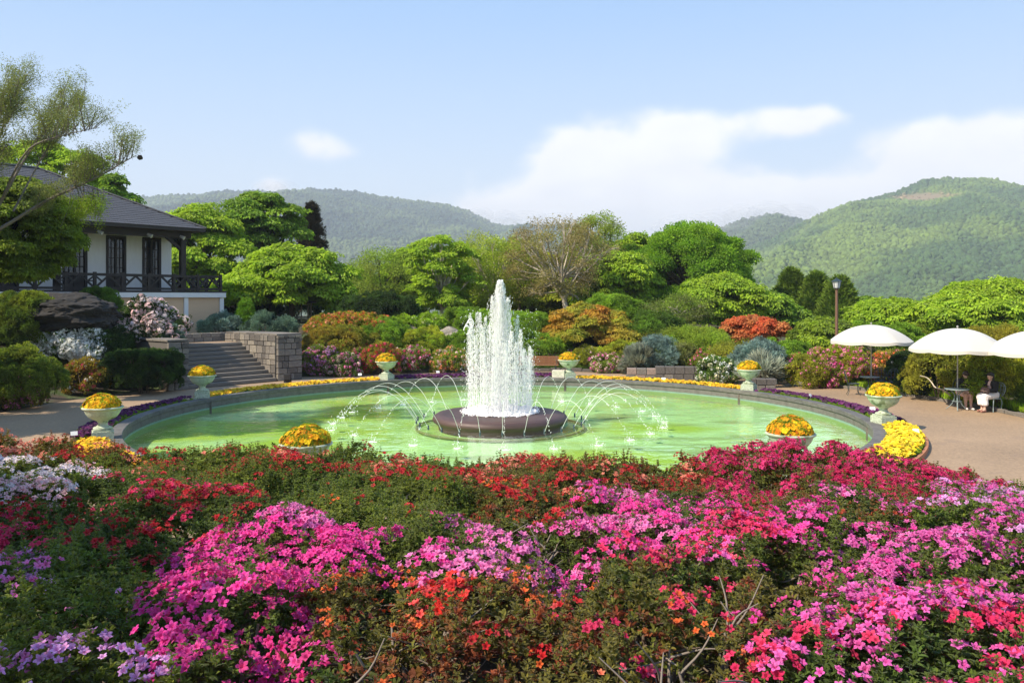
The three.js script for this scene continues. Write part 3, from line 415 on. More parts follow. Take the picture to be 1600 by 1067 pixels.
function tree(name, label, category, o) {
  const R = rng(o.seed ?? Math.round(o.px * 13 + o.top)), d = o.d, c = at(o.px, o.top, d), base = V(c.x + (o.lean ?? 0), 0, -d); base.y = o.gy ?? ground(base.x, base.z);
  const T = thing(name, label, category, base, 0, o.group), H = c.y - base.y, W = o.w / 2 * d / F, cb = o.cb ?? .3, K = o.lobes ?? 26, A = new Inst(), wood = [];
  const cx = -(o.lean ?? 0), cyc = H * (cb + 1) / 2, ry = H * (1 - cb) / 2, tr = o.tr ?? H * .022, fork = V(cx * .35, H * Math.max(.1, cb * (o.fork ?? .8)), 0);
  const trunkTop = o.leader ? V(cx, H * .93, 0) : V(cx * .7, lerp(fork.y, H, .38), 0);
  wood.push(tube([V(0, -.3, 0), V(cx * .15 + (R() - .5) * .1 * H * .2, fork.y * .5, (R() - .5) * .1), fork, V(lerp(fork.x, trunkTop.x, .5) + (R() - .5) * .05 * H, lerp(fork.y, trunkTop.y, .5), (R() - .5) * .2), trunkTop], tr, tr * (o.leader ? .15 : .45), 8, 14));
  const P = o.prof ?? ((t) => Math.sqrt(Math.max(0, 1 - (2 * t - 1) ** 2)));     // crown half width over height 0..1
  for (let i = 0; i < K; i++) {
    const t = (i + R()) / K, a = i * 2.39996 + R() * .8, q = P(t) * Math.sqrt((o.core ?? .3) + (1 - (o.core ?? .3)) * R()) * .88 * (.70 + .52 * n3(Math.cos(a) * 1.6 + o.px * .11, t * 3.1, Math.sin(a) * 1.6)), lr = W * (o.lr ?? .34) * (.5 + .9 * R()) * (o.leader ? .3 + .8 * P(t) : 1);
    const c1 = V(cx + Math.cos(a) * W * q, H * cb + 2 * ry * t * .93, Math.sin(a) * W * q * (o.deep ?? .85));
    const s0 = o.leader ? V(lerp(fork.x, cx, t), Math.max(fork.y * .8, c1.y - W * q * (o.rise ?? .25)), 0) : fork.clone().lerp(trunkTop, R() * .9), midp = s0.clone().lerp(c1, .5).add(V(0, (o.arch ?? .12) * W * (R() - .2), 0)).add(V((R() - .5) * .12 * W, 0, (R() - .5) * .12 * W));
    wood.push(tube([s0, midp, c1], tr * (.34 + .2 * R()), tr * .1, 5, 6));
    for (let j = 0; j < (o.twigs ?? 4); j++) { const e = c1.clone().add(rdir(R).multiplyScalar(lr * .9).multiply(V(1, o.flat ?? .6, 1))); e.y += lr * .2; wood.push(tube([midp.clone().lerp(c1, .3 + .6 * R()), c1.clone().lerp(e, .45).add(V(0, .08 * lr, 0)), e], tr * .12, tr * .035, 4, 4)); }
    const n = Math.round((o.n ?? 70) * (.7 + .6 * R()) * (o.leader ? .3 + 1.1 * P(t) : 1)), lt = R();
    for (let j = 0; j < n; j++) {
      const dr = rdir(R); if (dr.y < (o.under ?? -.35)) dr.y = -dr.y; const q2 = (.35 + .65 * Math.cbrt(R())) * (R() < .1 ? 1.1 + .35 * R() : 1), p = c1.clone().add(V(dr.x * lr * q2, dr.y * lr * q2 * (o.flat ?? .6), dr.z * lr * q2));
      A.add(p, V((R() - .5) * .7 + dr.x * .5, 1, (R() - .5) * .7 + dr.z * .5).normalize(), (o.cs ?? .8) * (.7 + .6 * R()), mixc(o.leaf[0], o.leaf[1], lt * .6 + .4 * R(), .7 + .55 * R()), R() * 6.28);
    }
  }
  part('trunk', wood, o.bark ?? M.bark, T);
  A.build('crown', G[o.geo ?? 'tuft'], o.needle ? needleMat : leaf, T);
  return T;
}
const coneP = (t) => Math.pow(1 - t, .8) * Math.min(1, .7 + t * 3), vaseP = (t) => .35 + .65 * Math.sin(Math.PI * Math.min(1, t * .8 + .08)), domeP = (t) => Math.sqrt(Math.max(0, 1 - t * t * .98));

// ---------- trees ----------
tree('tree', 'tall bright yellow-green tree just beyond the corner post of the house', 'tree', { px: 318, top: 325, w: 150, d: 58, cb: .25, lobes: 26, n: 60, leaf: [LV.lime, LV.spring], geo: 'pad', flat: .45, lr: .36, cs: .95 });
tree('tree', 'flat-topped tree with a leaning dark limb above the bright maple', 'tree', { px: 412, top: 300, w: 130, d: 62, cb: .52, lobes: 18, n: 46, leaf: [LV.spring, LV.mid], geo: 'pad', flat: .35, lr: .36, cs: .9, lean: 1.2, bark: M.barkDark, tr: .22 });
tree('conifer', 'dark green conifer rising behind the flat-topped tree', 'conifer', { px: 485, top: 312, w: 76, d: 68, cb: .1, lobes: 46, n: 46, leaf: [[.045, .05, .018], [.075, .05, .03]], geo: 'spray', needle: 1, leader: 1, prof: coneP, lr: .34, flat: .8, cs: .8, bark: M.barkDark });
tree('maple', 'broad low maple with layered lime-green foliage behind the stairs', 'tree', { px: 455, top: 384, w: 205, d: 49, cb: .28, lobes: 44, n: 64, leaf: [LV.lime, LV.spring], geo: 'pad', flat: .26, lr: .27, cs: .8, prof: domeP, tr: .2 });
tree('tree', 'dim green tree with open crown between the layered maple and the vase-shaped tree', 'tree', { px: 596, top: 398, w: 130, d: 58, cb: .25, lobes: 28, n: 30, leaf: [LV.spring, [.30, .34, .05]], geo: 'airy', lr: .32, cs: .95, bark: M.barkDark, twigs: 5 });
tree('tree', 'vase-shaped light green tree with several rising stems, left of the fountain plume'.replace(', left of', ' next to'), 'tree', { px: 690, top: 366, w: 125, d: 51, cb: .2, lobes: 34, n: 24, leaf: [LV.spring, LV.lime], geo: 'pad', flat: .5, lr: .22, cs: .6, prof: vaseP, bark: M.barkPale, tr: .14, fork: .6, rise: .6 });
tree('tree', 'thin brownish tree showing its twigs directly behind the fountain plume', 'tree', { px: 770, top: 372, w: 120, d: 54, cb: .2, lobes: 26, n: 30, leaf: [[.40, .42, .07], LV.lime], geo: 'airy', lr: .34, cs: .95, bark: M.barkPale, tr: .14, twigs: 7, prof: vaseP });
tree('tree', 'large half-bare tree with pale crooked limbs and bronze twigs', 'tree', { px: 872, top: 350, w: 185, d: 52, cb: .26, lobes: 40, n: 26, leaf: [[.36, .27, .11], [.32, .33, .05]], geo: 'airy', lr: .27, cs: .85, bark: M.barkPale, tr: .2, twigs: 8, prof: vaseP, lean: .6 });
tree('tree', 'slender tree with airy olive crown poking above the half-bare tree', 'tree', { px: 928, top: 338, w: 120, d: 60, cb: .3, lobes: 30, n: 32, leaf: [[.32, .32, .06], LV.spring], geo: 'airy', lr: .3, cs: .95, twigs: 5 });
tree('tree', 'green tree in the gap behind the bronze shrub', 'tree', { px: 958, top: 392, w: 150, d: 57, cb: .12, lobes: 34, n: 40, leaf: [LV.spring, LV.lime], geo: 'pad', flat: .5, lr: .26, cs: .85 });
tree('tree', 'biggest dense rounded tree with rich green foliage in many clumps', 'tree', { px: 1080, top: 356, w: 235, d: 60, cb: .14, lobes: 74, n: 46, core: .55, under: -.15, leaf: [[.32, .52, .02], [.18, .36, .02]], geo: 'tuft', lr: .17, cs: .86, flat: .6, prof: domeP, deep: .8, tr: .3 });
tree('tree', 'smaller yellow-green tree in front of the biggest rounded tree', 'tree', { px: 1128, top: 428, w: 130, d: 51, cb: .2, lobes: 32, n: 52, leaf: [LV.spring, LV.lime], geo: 'pad', flat: .4, lr: .3, cs: .72 });
tree('tree', 'small sparse tree with thin pale stem above the silver grass clump', 'tree', { px: 1062, top: 468, w: 92, d: 45, cb: .35, lobes: 18, n: 22, leaf: [[.15, .17, .04], LV.spring], geo: 'airy', lr: .34, cs: .7, bark: M.barkPale, tr: .07, twigs: 6 });
const cyp = { cb: .04, lobes: 60, n: 24, leaf: [[.10, .19, .02], [.20, .29, .026]], geo: 'spray', needle: 1, leader: 1, prof: (t) => Math.pow(1 - t, .75) * Math.min(1, .75 + t * 2), lr: .40, flat: .9, cs: 1.05, bark: M.barkDark };
tree('conifer', 'first dark green conifer of the row, touching the biggest rounded tree', 'conifer', { ...cyp, px: 1236, top: 424, w: 66, d: 62, group: 'conifers behind the lamp post' });
tree('conifer', 'middle dark green conifer of the row behind the lamp post', 'conifer', { ...cyp, px: 1276, top: 430, w: 60, d: 60, group: 'conifers behind the lamp post' });
tree('conifer', 'last and lowest dark green conifer, directly behind the lamp lantern', 'conifer', { ...cyp, px: 1313, top: 438, w: 62, d: 58, group: 'conifers behind the lamp post' });
tree('maple', 'wide layered yellow-green maple above the middle and outer parasols', 'tree', { px: 1545, top: 438, w: 240, d: 44, cb: .3, lobes: 56, n: 60, leaf: [LV.lime, LV.spring], geo: 'pad', flat: .28, lr: .24, cs: .72, prof: domeP, tr: .16 });
tree('maple', 'low fresh green maple between the conifers and the first parasol', 'tree', { px: 1292, top: 500, w: 112, d: 42, cb: .1, lobes: 34, n: 52, leaf: [[.14, .22, .02], LV.lime], geo: 'pad', flat: .35, lr: .28, cs: .6, tr: .08 });
tree('tree', 'low mid-green tree behind the first parasol', 'tree', { px: 1392, top: 470, w: 150, d: 47, cb: .05, lobes: 40, n: 46, leaf: [LV.spring, LV.lime], geo: 'pad', flat: .4, lr: .25, cs: .7 });
tree('tree', 'green tree filling the dip behind the orange-red maple', 'tree', { px: 1192, top: 458, w: 110, d: 55, cb: .05, lobes: 30, n: 46, leaf: [LV.mid, LV.spring], geo: 'pad', flat: .45, lr: .3, cs: .8 });
tree('maple', 'orange-red dwarf maple glowing among the green shrubs', 'tree', { px: 1180, top: 496, w: 104, d: 44, cb: .08, lobes: 34, n: 36, leaf: [[.78, .17, .06], [.62, .30, .09]], geo: 'pad', flat: .55, lr: .2, cs: .46, tr: .06 });
tree('tree', 'large orange and green bushy shrub with crooked stems beside the fountain plume', 'tree', { px: 914, top: 480, w: 178, d: 45, cb: .03, lobes: 54, n: 40, leaf: [[.62, .27, .03], [.34, .42, .03]], geo: 'pad', flat: .5, lr: .19, cs: .48, prof: domeP, tr: .09, bark: M.barkDark });
tree('tree', 'olive shrub tree with dark forked trunk behind the two seated women', 'tree', { px: 1558, top: 515, w: 170, d: 31.5, cb: .2, lobes: 40, n: 46, leaf: [[.32, .32, .025], [.42, .36, .03]], geo: 'tuft', lr: .2, cs: .42, prof: domeP, tr: .11, bark: M.barkDark, lean: .35 });
tree('tree', 'green tree crown showing over the hip of the slate roof', 'tree', { px: 176, top: 270, w: 66, d: 60, cb: .5, lobes: 14, n: 40, leaf: [LV.mid, LV.spring], geo: 'pad', flat: .3, lr: .4, cs: .9 });
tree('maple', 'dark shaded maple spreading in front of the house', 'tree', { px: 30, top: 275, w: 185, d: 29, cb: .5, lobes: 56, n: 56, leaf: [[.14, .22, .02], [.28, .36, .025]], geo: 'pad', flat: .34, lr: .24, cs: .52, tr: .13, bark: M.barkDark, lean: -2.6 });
tree('tree', 'yellowish tree crown behind the thin-leaved tree by the roof', 'tree', { px: 70, top: 222, w: 190, d: 62, cb: .5, lobes: 26, n: 44, leaf: [LV.spring, LV.lime], geo: 'pad', flat: .35, lr: .32, cs: .9 });
tree('tree', 'feathery lime tree rising between the dim green tree and the vase-shaped one', 'tree', { px: 640, top: 386, w: 84, d: 60, cb: .2, lobes: 26, n: 34, leaf: [LV.lime, LV.spring], geo: 'pad', flat: .5, lr: .26, cs: .7, prof: vaseP });
tree('tree', 'feathery lime tree standing close behind the plume tip', 'tree', { px: 748, top: 384, w: 96, d: 60, cb: .2, lobes: 28, n: 34, leaf: [LV.lime, LV.spring], geo: 'pad', flat: .5, lr: .26, cs: .7, prof: vaseP });
tree('tree', 'bright green tree merging with the biggest rounded tree on its plume side', 'tree', { px: 1002, top: 362, w: 120, d: 63, cb: .15, lobes: 34, n: 40, leaf: [LV.spring, LV.lime], geo: 'pad', flat: .5, lr: .25, cs: .8 });
tree('tree', 'loose light green tree left of the half-bare tree'.replace('left of', 'overlapping'), 'tree', { px: 812, top: 372, w: 100, d: 58, cb: .2, lobes: 28, n: 30, leaf: [LV.spring, [.42, .44, .05]], geo: 'airy', lr: .3, cs: .95, twigs: 5 });
// filler woods in the dips behind
for (const [i, [px, top, w, d, a, b]] of [[545, 418, 120, 64, LV.mid, LV.spring], [640, 408, 120, 66, LV.spring, LV.lime], [735, 402, 130, 68, LV.spring, LV.lime], [850, 396, 160, 66, LV.spring, LV.gold], [1000, 388, 130, 68, LV.mid, LV.spring], [1350, 468, 130, 64, LV.mid, LV.spring], [1450, 478, 150, 62, LV.mid, LV.spring], [250, 400, 120, 66, LV.deep, LV.mid]].entries())
  tree('tree', ['green tree low behind the staked sapling', 'green tree low behind the vase-shaped tree', 'bright green tree glimpsed behind the plume spray', 'olive-green tree low behind the half-bare tree', 'green tree at the near edge of the biggest rounded tree', 'light green tree below the mountain, past the lamp lantern', 'light green tree below the mountain, between first and second parasol', 'dark green tree behind the house corner and terrace'][i], 'tree', { px, top, w, d, cb: .05, lobes: 34, n: 40, leaf: [a, b], geo: 'pad', flat: .42, lr: .28, cs: .9, seed: 900 + i, group: 'trees filling the dips beyond the bank' });
// thin-leaved tree whose long limb reaches over the roof
{
  const D = 25, R = rng(404), b = at(-60, 480, D), T = thing('tree', 'thin-leaved tree whose long bare limb reaches out past the slate roof', 'tree', V(b.x, ground(b.x, -D), -D)), o = V(b.x, ground(b.x, -D), -D), rel = (px, py, z = 0) => at(px, py, D + z).sub(o), A = new Inst(), wood = [];
  const leafy = (p, n, sp) => { for (let i = 0; i < n; i++) A.add(p.clone().add(V((R() - .5) * sp, (R() - .35) * sp, (R() - .5) * sp)), rdir(R).add(V(0, 1, 0)).normalize(), .34 * (.6 + .8 * R()), mixc([.22, .25, .08], [.32, .36, .05], R() * R() + (p.x > 2 ? 0 : .1), .8 + .5 * R()), R() * 6.28); };
  wood.push(tube([V(0, -.4, 0), rel(-55, 430), rel(-40, 380)], .17, .11, 8), tube([rel(-40, 380), rel(0, 315), rel(40, 245), rel(75, 195), rel(100, 160), rel(42, 112, .6)].slice(0, 5), .065, .01, 6, 16), tube([rel(-40, 380), rel(20, 345), rel(70, 314), rel(110, 296), rel(160, 272), rel(198, 250), rel(212, 243)], .062, .008, 6, 20), tube([rel(-40, 380), rel(-15, 260, .5), rel(10, 180, .8), rel(35, 120, 1)], .06, .008, 6, 14), tube([rel(0, 315), rel(45, 232, -1), rel(95, 212, -1.2), rel(150, 200, -1.4)], .038, .007, 5, 12), tube([rel(20, 330), rel(60, 255, 1), rel(105, 180, 1.4), rel(128, 168, 1.6)], .036, .006, 5, 12));
  const sprig = (a, c, n, sp, up = .9) => { for (let i = 0; i < n; i++) { const p = a.clone().lerp(c, R()), e = p.clone().add(V((R() - .3) * .9, up * (.35 + .9 * R()), (R() - .5) * 1.4)); wood.push(tube([p, p.clone().lerp(e, .5).add(V((R() - .5) * .1, .05, 0)), e], .016, .004, 4, 4)); for (let j = 0; j < 4; j++) leafy(p.clone().lerp(e, .3 + .7 * R()), 3, sp); } };
  sprig(rel(110, 296), rel(205, 246), 34, .35); sprig(rel(40, 335), rel(120, 290), 22, .4, .5); sprig(rel(40, 245), rel(100, 165), 34, .45); sprig(rel(60, 225, -1), rel(150, 200, -1.4), 26, .4); sprig(rel(0, 215, .8), rel(35, 125, 1), 34, .5); sprig(rel(60, 255, 1), rel(128, 170, 1.5), 30, .4); sprig(rel(-20, 300), rel(20, 160), 34, .5); sprig(rel(-40, 230), rel(0, 170), 24, .5);
  for (let i = 0; i < 26; i++) { const p = rel(110 + 50 * R(), 300 - 12 * R()), e = p.clone().add(V((R() - .5) * .6, -.5 - .8 * R(), (R() - .5))); wood.push(tube([p, p.clone().lerp(e, .5).add(V(.1, 0, 0)), e], .012, .004, 4, 4)); for (let j = 0; j < 4; j++) for (let q = 0; q < 2; q++) A.add(p.clone().lerp(e, .4 + .6 * R()).add(V((R() - .5) * .3, 0, (R() - .5) * .3)), V(R() - .5, 1, R() - .5).normalize(), .4, mixc(LV.olive, LV.spring, R(), 1), R() * 6); }
  part('trunk', wood, mat([.20, .18, .16], .95, { map: barkTex }), T); A.build('crown', G.airy, leaf, T);
  const g = new THREE.IcosahedronGeometry(.08, 2), pp = g.attributes.position; for (let i = 0; i < pp.count; i++) { const k = .85 + .3 * n3(pp.getX(i) * 40, pp.getY(i) * 40, pp.getZ(i) * 40); pp.setXYZ(i, pp.getX(i) * k, pp.getY(i) * k, pp.getZ(i) * k); } g.computeVertexNormals(); const q = rel(218, 246); g.translate(q.x, q.y, q.z); part('pod', g, M.barkDark, T);
}
// tree out of frame whose shade dapples the near beds and the path
tree('tree', 'tree overhanging the edge of the azalea bank, seen only by its shade', 'tree', { px: -5404, top: -2165, w: 5672, d: 2.2, cb: .45, lobes: 30, n: 34, leaf: [LV.mid, LV.spring], geo: 'pad', flat: .4, lr: .3, cs: .75, gy: 1.6, seed: 5151 });
tree('tree', 'tree standing above the shaded bend of the path, outside the picture', 'tree', { px: -330, top: 40, w: 460, d: 22, cb: .4, lobes: 30, n: 40, leaf: [LV.mid, LV.spring], geo: 'pad', flat: .4, lr: .3, cs: .8, seed: 5252 });

// staked sapling
{
  const T = tree('sapling', 'young tree with forked pale stem held by a wooden stake frame', 'tree', { px: 482, top: 405, w: 62, d: hit(480, 503), cb: .38, lobes: 11, n: 16, leaf: [LV.spring, LV.lime], geo: 'airy', lr: .34, cs: .55, bark: M.barkPale, tr: .06, twigs: 4, prof: vaseP });
  const S = thing('stake_frame', 'wooden stakes with crossbar propping up the young tree', 'stakes', T.position.clone());
  for (const [x, z] of [[-.42, .1], [.02, -.4], [.22, .25]]) part('stake', new THREE.CylinderGeometry(.035, .04, 1.3, 8).translate(x, .6, z), M.barkPale, S); part('crossbar', [bar(V(-.5, 1.05, .1), V(.3, 1.08, .25), .04), bar(V(-.45, 1.02, .1), V(.05, 1.04, -.42), .04)], M.barkPale, S);
}
// ---------- shrubs on the bank behind the pool ----------
const az = 'azaleas along the foot of the bank';
bush('azalea_bush', 'lilac-pink azalea right beside the dark stone wall end', 'azalea', { px: 497, top: 541, bot: 588, w: 52, leaf: [LV.deep, LV.olive], fl: [FL.lilac, FL.pink], cover: 0.71, fs: .20, group: az });
bush('azalea_bush', 'pale pink azalea half out of flower beside the lilac one', 'azalea', { px: 534, top: 558, bot: 589, w: 50, leaf: [LV.deep, LV.mid], fl: [FL.pale, FL.pink], cover: 0.61, fs: .20, group: az });
bush('azalea_bush', 'narrow hot magenta azalea near the yellow flower urn', 'azalea', { px: 565, top: 549, bot: 585, w: 34, leaf: [LV.mid, LV.olive], fl: [FL.hot, FL.magenta], cover: .86, fs: .2, group: az });
bush('azalea_bush', 'red azalea directly behind the yellow flower urn', 'azalea', { px: 592, top: 541, bot: 586, w: 52, leaf: [LV.olive, LV.bronze], fl: [FL.red, FL.hot], cover: 0.66, fs: .20, group: az });
bush('azalea_bush', 'pink-red azalea mound between the urn and the salmon one', 'azalea', { px: 638, top: 546, bot: 583, w: 58, leaf: [LV.mid, LV.olive], fl: [FL.hot, FL.pink, FL.pale], cover: 0.78, fs: .20, group: az });
bush('azalea_bush', 'salmon and peach azalea closest to the fountain plume', 'azalea', { px: 706, top: 552, bot: 583, w: 62, leaf: [LV.olive, LV.spring], fl: [FL.salmon, FL.pale, FL.salmon], cover: 0.76, fs: .20, group: az });
bush('shrub', 'olive-brown mound above the lilac and pale azaleas', 'shrub', { px: 518, top: 515, bot: 572, w: 104, leaf: [LV.olive, LV.bronze], fl: [FL.rust], cover: .3, fs: .12 });
bush('shrub', 'smooth green mound in the middle of the bank', 'shrub', { px: 600, top: 505, bot: 560, w: 84, leaf: [LV.mid, LV.spring], cs: .25 });
bush('azalea_bush', 'long orange azalea along the crest by the sapling stakes', 'azalea', { px: 545, top: 497, bot: 530, w: 150, deep: .4, leaf: [LV.gold, LV.olive], fl: [FL.orange, FL.rust, FL.salmon], cover: .62, fs: .2 });
bush('azalea_bush', 'orange-red azalea patch between the green mounds', 'azalea', { px: 572, top: 528, bot: 570, w: 60, leaf: [LV.bronze, LV.olive], fl: [FL.orange, FL.red], cover: .42, fs: .14 });
bush('shrub', 'yellow-green spreading shrub under the vase-shaped tree', 'shrub', { px: 655, top: 518, bot: 568, w: 92, leaf: [LV.spring, LV.gold] });
bush('shrub', 'round shrub speckled with cream flowers by the boulders', 'shrub', { px: 670, top: 494, bot: 526, w: 48, leaf: [LV.lime, LV.spring], fl: [FL.cream], cover: .5, fs: .12 });
bush('shrub', 'green shrub between the boulder and the plume', 'shrub', { px: 728, top: 522, bot: 574, w: 74, leaf: [LV.spring, LV.mid] });
bush('shrub', 'small reddish-leaved shrub low on the bank', 'shrub', { px: 671, top: 530, bot: 566, w: 40, leaf: [LV.bronze, LV.deep], fl: [FL.crimson], cover: .2 });
bush('shrub', 'dark leathery shrub row below the dim green tree', 'shrub', { px: 590, top: 462, bot: 510, w: 120, deep: .5, leaf: [LV.dark, LV.deep], cs: .34 });
bush('shrub', 'dark green shrub along the crest behind the cream-flowered shrub', 'shrub', { px: 710, top: 490, bot: 522, w: 90, deep: .5, leaf: [LV.mid, LV.spring], cs: .34 });
bush('shrub', 'pale green shrubs at the crest next to the round cream one', 'shrub', { px: 626, top: 502, bot: 530, w: 60, deep: .6, leaf: [LV.spring, LV.lime], fl: [FL.cream], cover: .3, fs: .1 });
for (const [i, [px, py, w, h]] of [[642, 522, 24, 14], [702, 536, 34, 24], [893, 556, 20, 10]].entries()) {
  const d = hit(px, py), p = at(px, py, d), k = d / F, g = new THREE.IcosahedronGeometry(1, 12), q = g.attributes.position; for (let j = 0; j < q.count; j++) { const s = .75 + .5 * fbm(q.getX(j) * 1.6 + i * 9, q.getY(j) * 1.6, q.getZ(j) * 1.6, 4); q.setXYZ(j, q.getX(j) * s * w * k * .62, q.getY(j) * s * h * k * .8, q.getZ(j) * s * w * k * .5); } g.computeVertexNormals();
  const o = part('boulder', g, M.stoneLight, scene); o.position.set(p.x, p.y + h * k * .25, p.z); tag(o, ['small grey boulder beside the round cream-flowered shrub', 'larger grey boulder on the bank near the plume', 'little boulder near the bench and urn'][i], 'boulder');
}
bush('azalea_bush', 'pink azalea framing the wooden bench', 'azalea', { px: 858, top: 548, bot: 576, back: 1.3, w: 92, leaf: [LV.mid, LV.olive], fl: [FL.pink, FL.pale, FL.hot], cover: 0.84, fs: .20, group: az });
bush('azalea_bush', 'pink azalea standing between bench urn and silver grass', 'azalea', { px: 955, top: 558, bot: 583, w: 54, leaf: [LV.mid, LV.olive], fl: [FL.pink, FL.pale], cover: 0.80, fs: .20, group: az });
bush('shrub', 'cream-tinged mound right above the bench urn', 'shrub', { px: 920, top: 545, bot: 578, w: 44, leaf: [LV.gold, LV.olive], fl: [FL.cream, FL.pale], cover: .4, fs: .13 });
bush('shrub', 'yellow-green mound between bronze shrub and silver grass', 'shrub', { px: 975, top: 540, bot: 577, w: 76, leaf: [LV.gold, LV.spring] });
bush('shrub', 'green spreading shrub beneath the bronze tree-like shrub', 'shrub', { px: 850, top: 530, bot: 572, w: 84, leaf: [LV.spring, LV.mid] });
bush('azalea_bush', 'purple-red azalea behind the yellow-green mound', 'azalea', { px: 990, top: 525, bot: 556, w: 52, leaf: [LV.bronze, LV.olive], fl: [FL.magenta, FL.crimson], cover: .5, fs: .15 });
bush('azalea_bush', 'dusty pink azalea above the blue dwarf spruce', 'azalea', { px: 1026, top: 520, bot: 552, w: 52, leaf: [LV.olive, LV.bronze], fl: [FL.pink, FL.lilac], cover: .42, fs: .14 });
bush('ornamental_grass', 'silver-green grass clump nearest the bench', 'grass', { px: 1003, top: 553, bot: 585, w: 48, leaf: [LV.silver, LV.grey], geo: 'grass', cs: .5, k: .8, back: .3 });
bush('dwarf_spruce', 'blue-grey dwarf spruce between silver grass and green cone', 'conifer', { px: 1030, top: 530, bot: 583, w: 72, leaf: [LV.blue, [.17, .26, .23]], geo: 'spray', cs: .3, needle: 1, lump: .6 });
bush('dwarf_conifer', 'bright green cone-shaped conifer next to the blue dwarf spruce', 'conifer', { px: 1048, top: 522, bot: 578, w: 36, leaf: [[.16, .32, .018], LV.mid], geo: 'spray', cs: .26, needle: 1, shape: 'cone' });
bush('dwarf_conifer', 'loose grey-brown conifer beside the green cone', 'conifer', { px: 1073, top: 538, bot: 580, w: 42, leaf: [LV.grey, LV.olive], geo: 'spray', cs: .3, needle: 1, lump: .7 });
bush('azalea_bush', 'pink-red azalea above the dark stone planter', 'azalea', { px: 1112, top: 549, bot: 582, w: 54, leaf: [LV.mid, LV.olive], fl: [FL.hot, FL.pink], cover: .55, fs: .16 });
bush('azalea_bush', 'rounded white azalea at the path beside the dark stone planter', 'azalea', { px: 1124, top: 564, bot: 600, w: 54, leaf: [LV.mid, LV.deep], fl: [FL.white, FL.cream], cover: .86, fs: .2 });
bush('dwarf_spruce', 'larger blue-grey dwarf spruce behind the second urn', 'conifer', { px: 1188, top: 542, bot: 597, w: 80, leaf: [LV.blue, [.18, .28, .24]], geo: 'spray', cs: .32, needle: 1, lump: .6 });
bush('dwarf_spruce', 'low blue-grey dwarf spruce drooping at the path corner', 'conifer', { px: 1214, top: 566, bot: 600, w: 44, leaf: [LV.blue, [.18, .28, .24]], geo: 'spray', cs: .28, needle: 1, lump: .6 });
bush('dwarf_conifer', 'bright green cone-shaped conifer behind the larger blue spruce', 'conifer', { px: 1210, top: 525, bot: 580, w: 42, leaf: [[.16, .32, .018], LV.mid], geo: 'spray', cs: .26, needle: 1, shape: 'cone' });
bush('ornamental_grass', 'silver-green grass clump beside the second urn', 'grass', { px: 1192, top: 566, bot: 604, w: 48, leaf: [LV.silver, LV.grey], geo: 'grass', cs: .55, k: .8, back: .1 });
bush('shrub', 'olive shrubs under the orange-red maple', 'shrub', { px: 1165, top: 540, bot: 582, w: 120, deep: .5, geo: 'airy', cs: .5, k: 1.7, leaf: [LV.olive, LV.gold] });
bush('shrub', 'green filler shrub between bronze shrub and small sparse tree', 'shrub', { px: 1085, top: 516, bot: 570, w: 130, deep: .4, geo: 'airy', cs: .5, k: 1.7, leaf: [LV.spring, LV.olive] });
bush('shrub', 'dark green shrub behind the bench flowers', 'shrub', { px: 790, top: 512, bot: 566, w: 130, deep: .5, leaf: [LV.mid, LV.spring] });
for (const [i, [px, top, bot, w, a, b, l]] of [[450, 462, 500, 90, LV.dark, LV.deep, 'dark shrub under the layered maple trunk'], [395, 478, 505, 60, LV.dark, LV.deep, 'dark shrub before the low pavilion'], [820, 498, 545, 110, LV.spring, LV.mid, 'green shrub behind the plume beside the bronze shrub'], [1025, 497, 540, 90, LV.mid, LV.deep, 'green shrub between bronze shrub and purple-red azalea'], [1095, 518, 550, 80, LV.spring, LV.olive, 'yellowish shrub before the smaller yellow-green tree'], [1240, 540, 575, 60, LV.mid, LV.spring, 'green shrub between orange-red maple and low fresh maple'], [760, 488, 520, 110, LV.spring, LV.mid, 'green shrub on the crest behind the plume'], [960, 470, 515, 120, LV.mid, LV.spring, 'green shrub behind the half-bare tree trunk'], [1385, 512, 560, 150, LV.mid, LV.spring, 'green shrub seen beneath the first parasol'], [1470, 505, 560, 110, LV.spring, LV.olive, 'yellow-green shrub behind the second parasol']].entries())
  bush('shrub', l, 'shrub', { px, top, bot, w, deep: .5, leaf: [a, b], cs: .34, cr: .5 });
// stone planters
for (const [i, [px, py, w, h]] of [[1010, 596, 62, 20], [1062, 597, 76, 24], [1190, 612, 46, 20]].entries()) {
  const d = hit(px, py), p = at(px, py, d), k = d / F, T = thing('stone_planter', ['low pinkish stone planter below the silver grass clump', 'dark stone planter wall below the loose grey-brown conifer', 'squared stone planter below the larger blue spruce'][i], 'planter', V(p.x, 0, p.z - .2), -.12), r = rng(60 + i), n = Math.max(2, Math.round(w / 16));
  for (let j = 0; j < n; j++) for (let q = 0; q < 2; q++) part('stone', box(w * k / n - .02, h * k / 2 - .015, .4 + .06 * r(), (j + .5) * w * k / n - w * k / 2 + (q ? .05 : 0), (q + .5) * h * k / 2, 0, .02), [M.stone, M.stoneDark, M.stoneDark, mat([.33, .25, .21], .9, { map: stoneTex })][i === 0 ? (q + j) % 2 * 3 : Math.floor(r() * 3)], T);
}
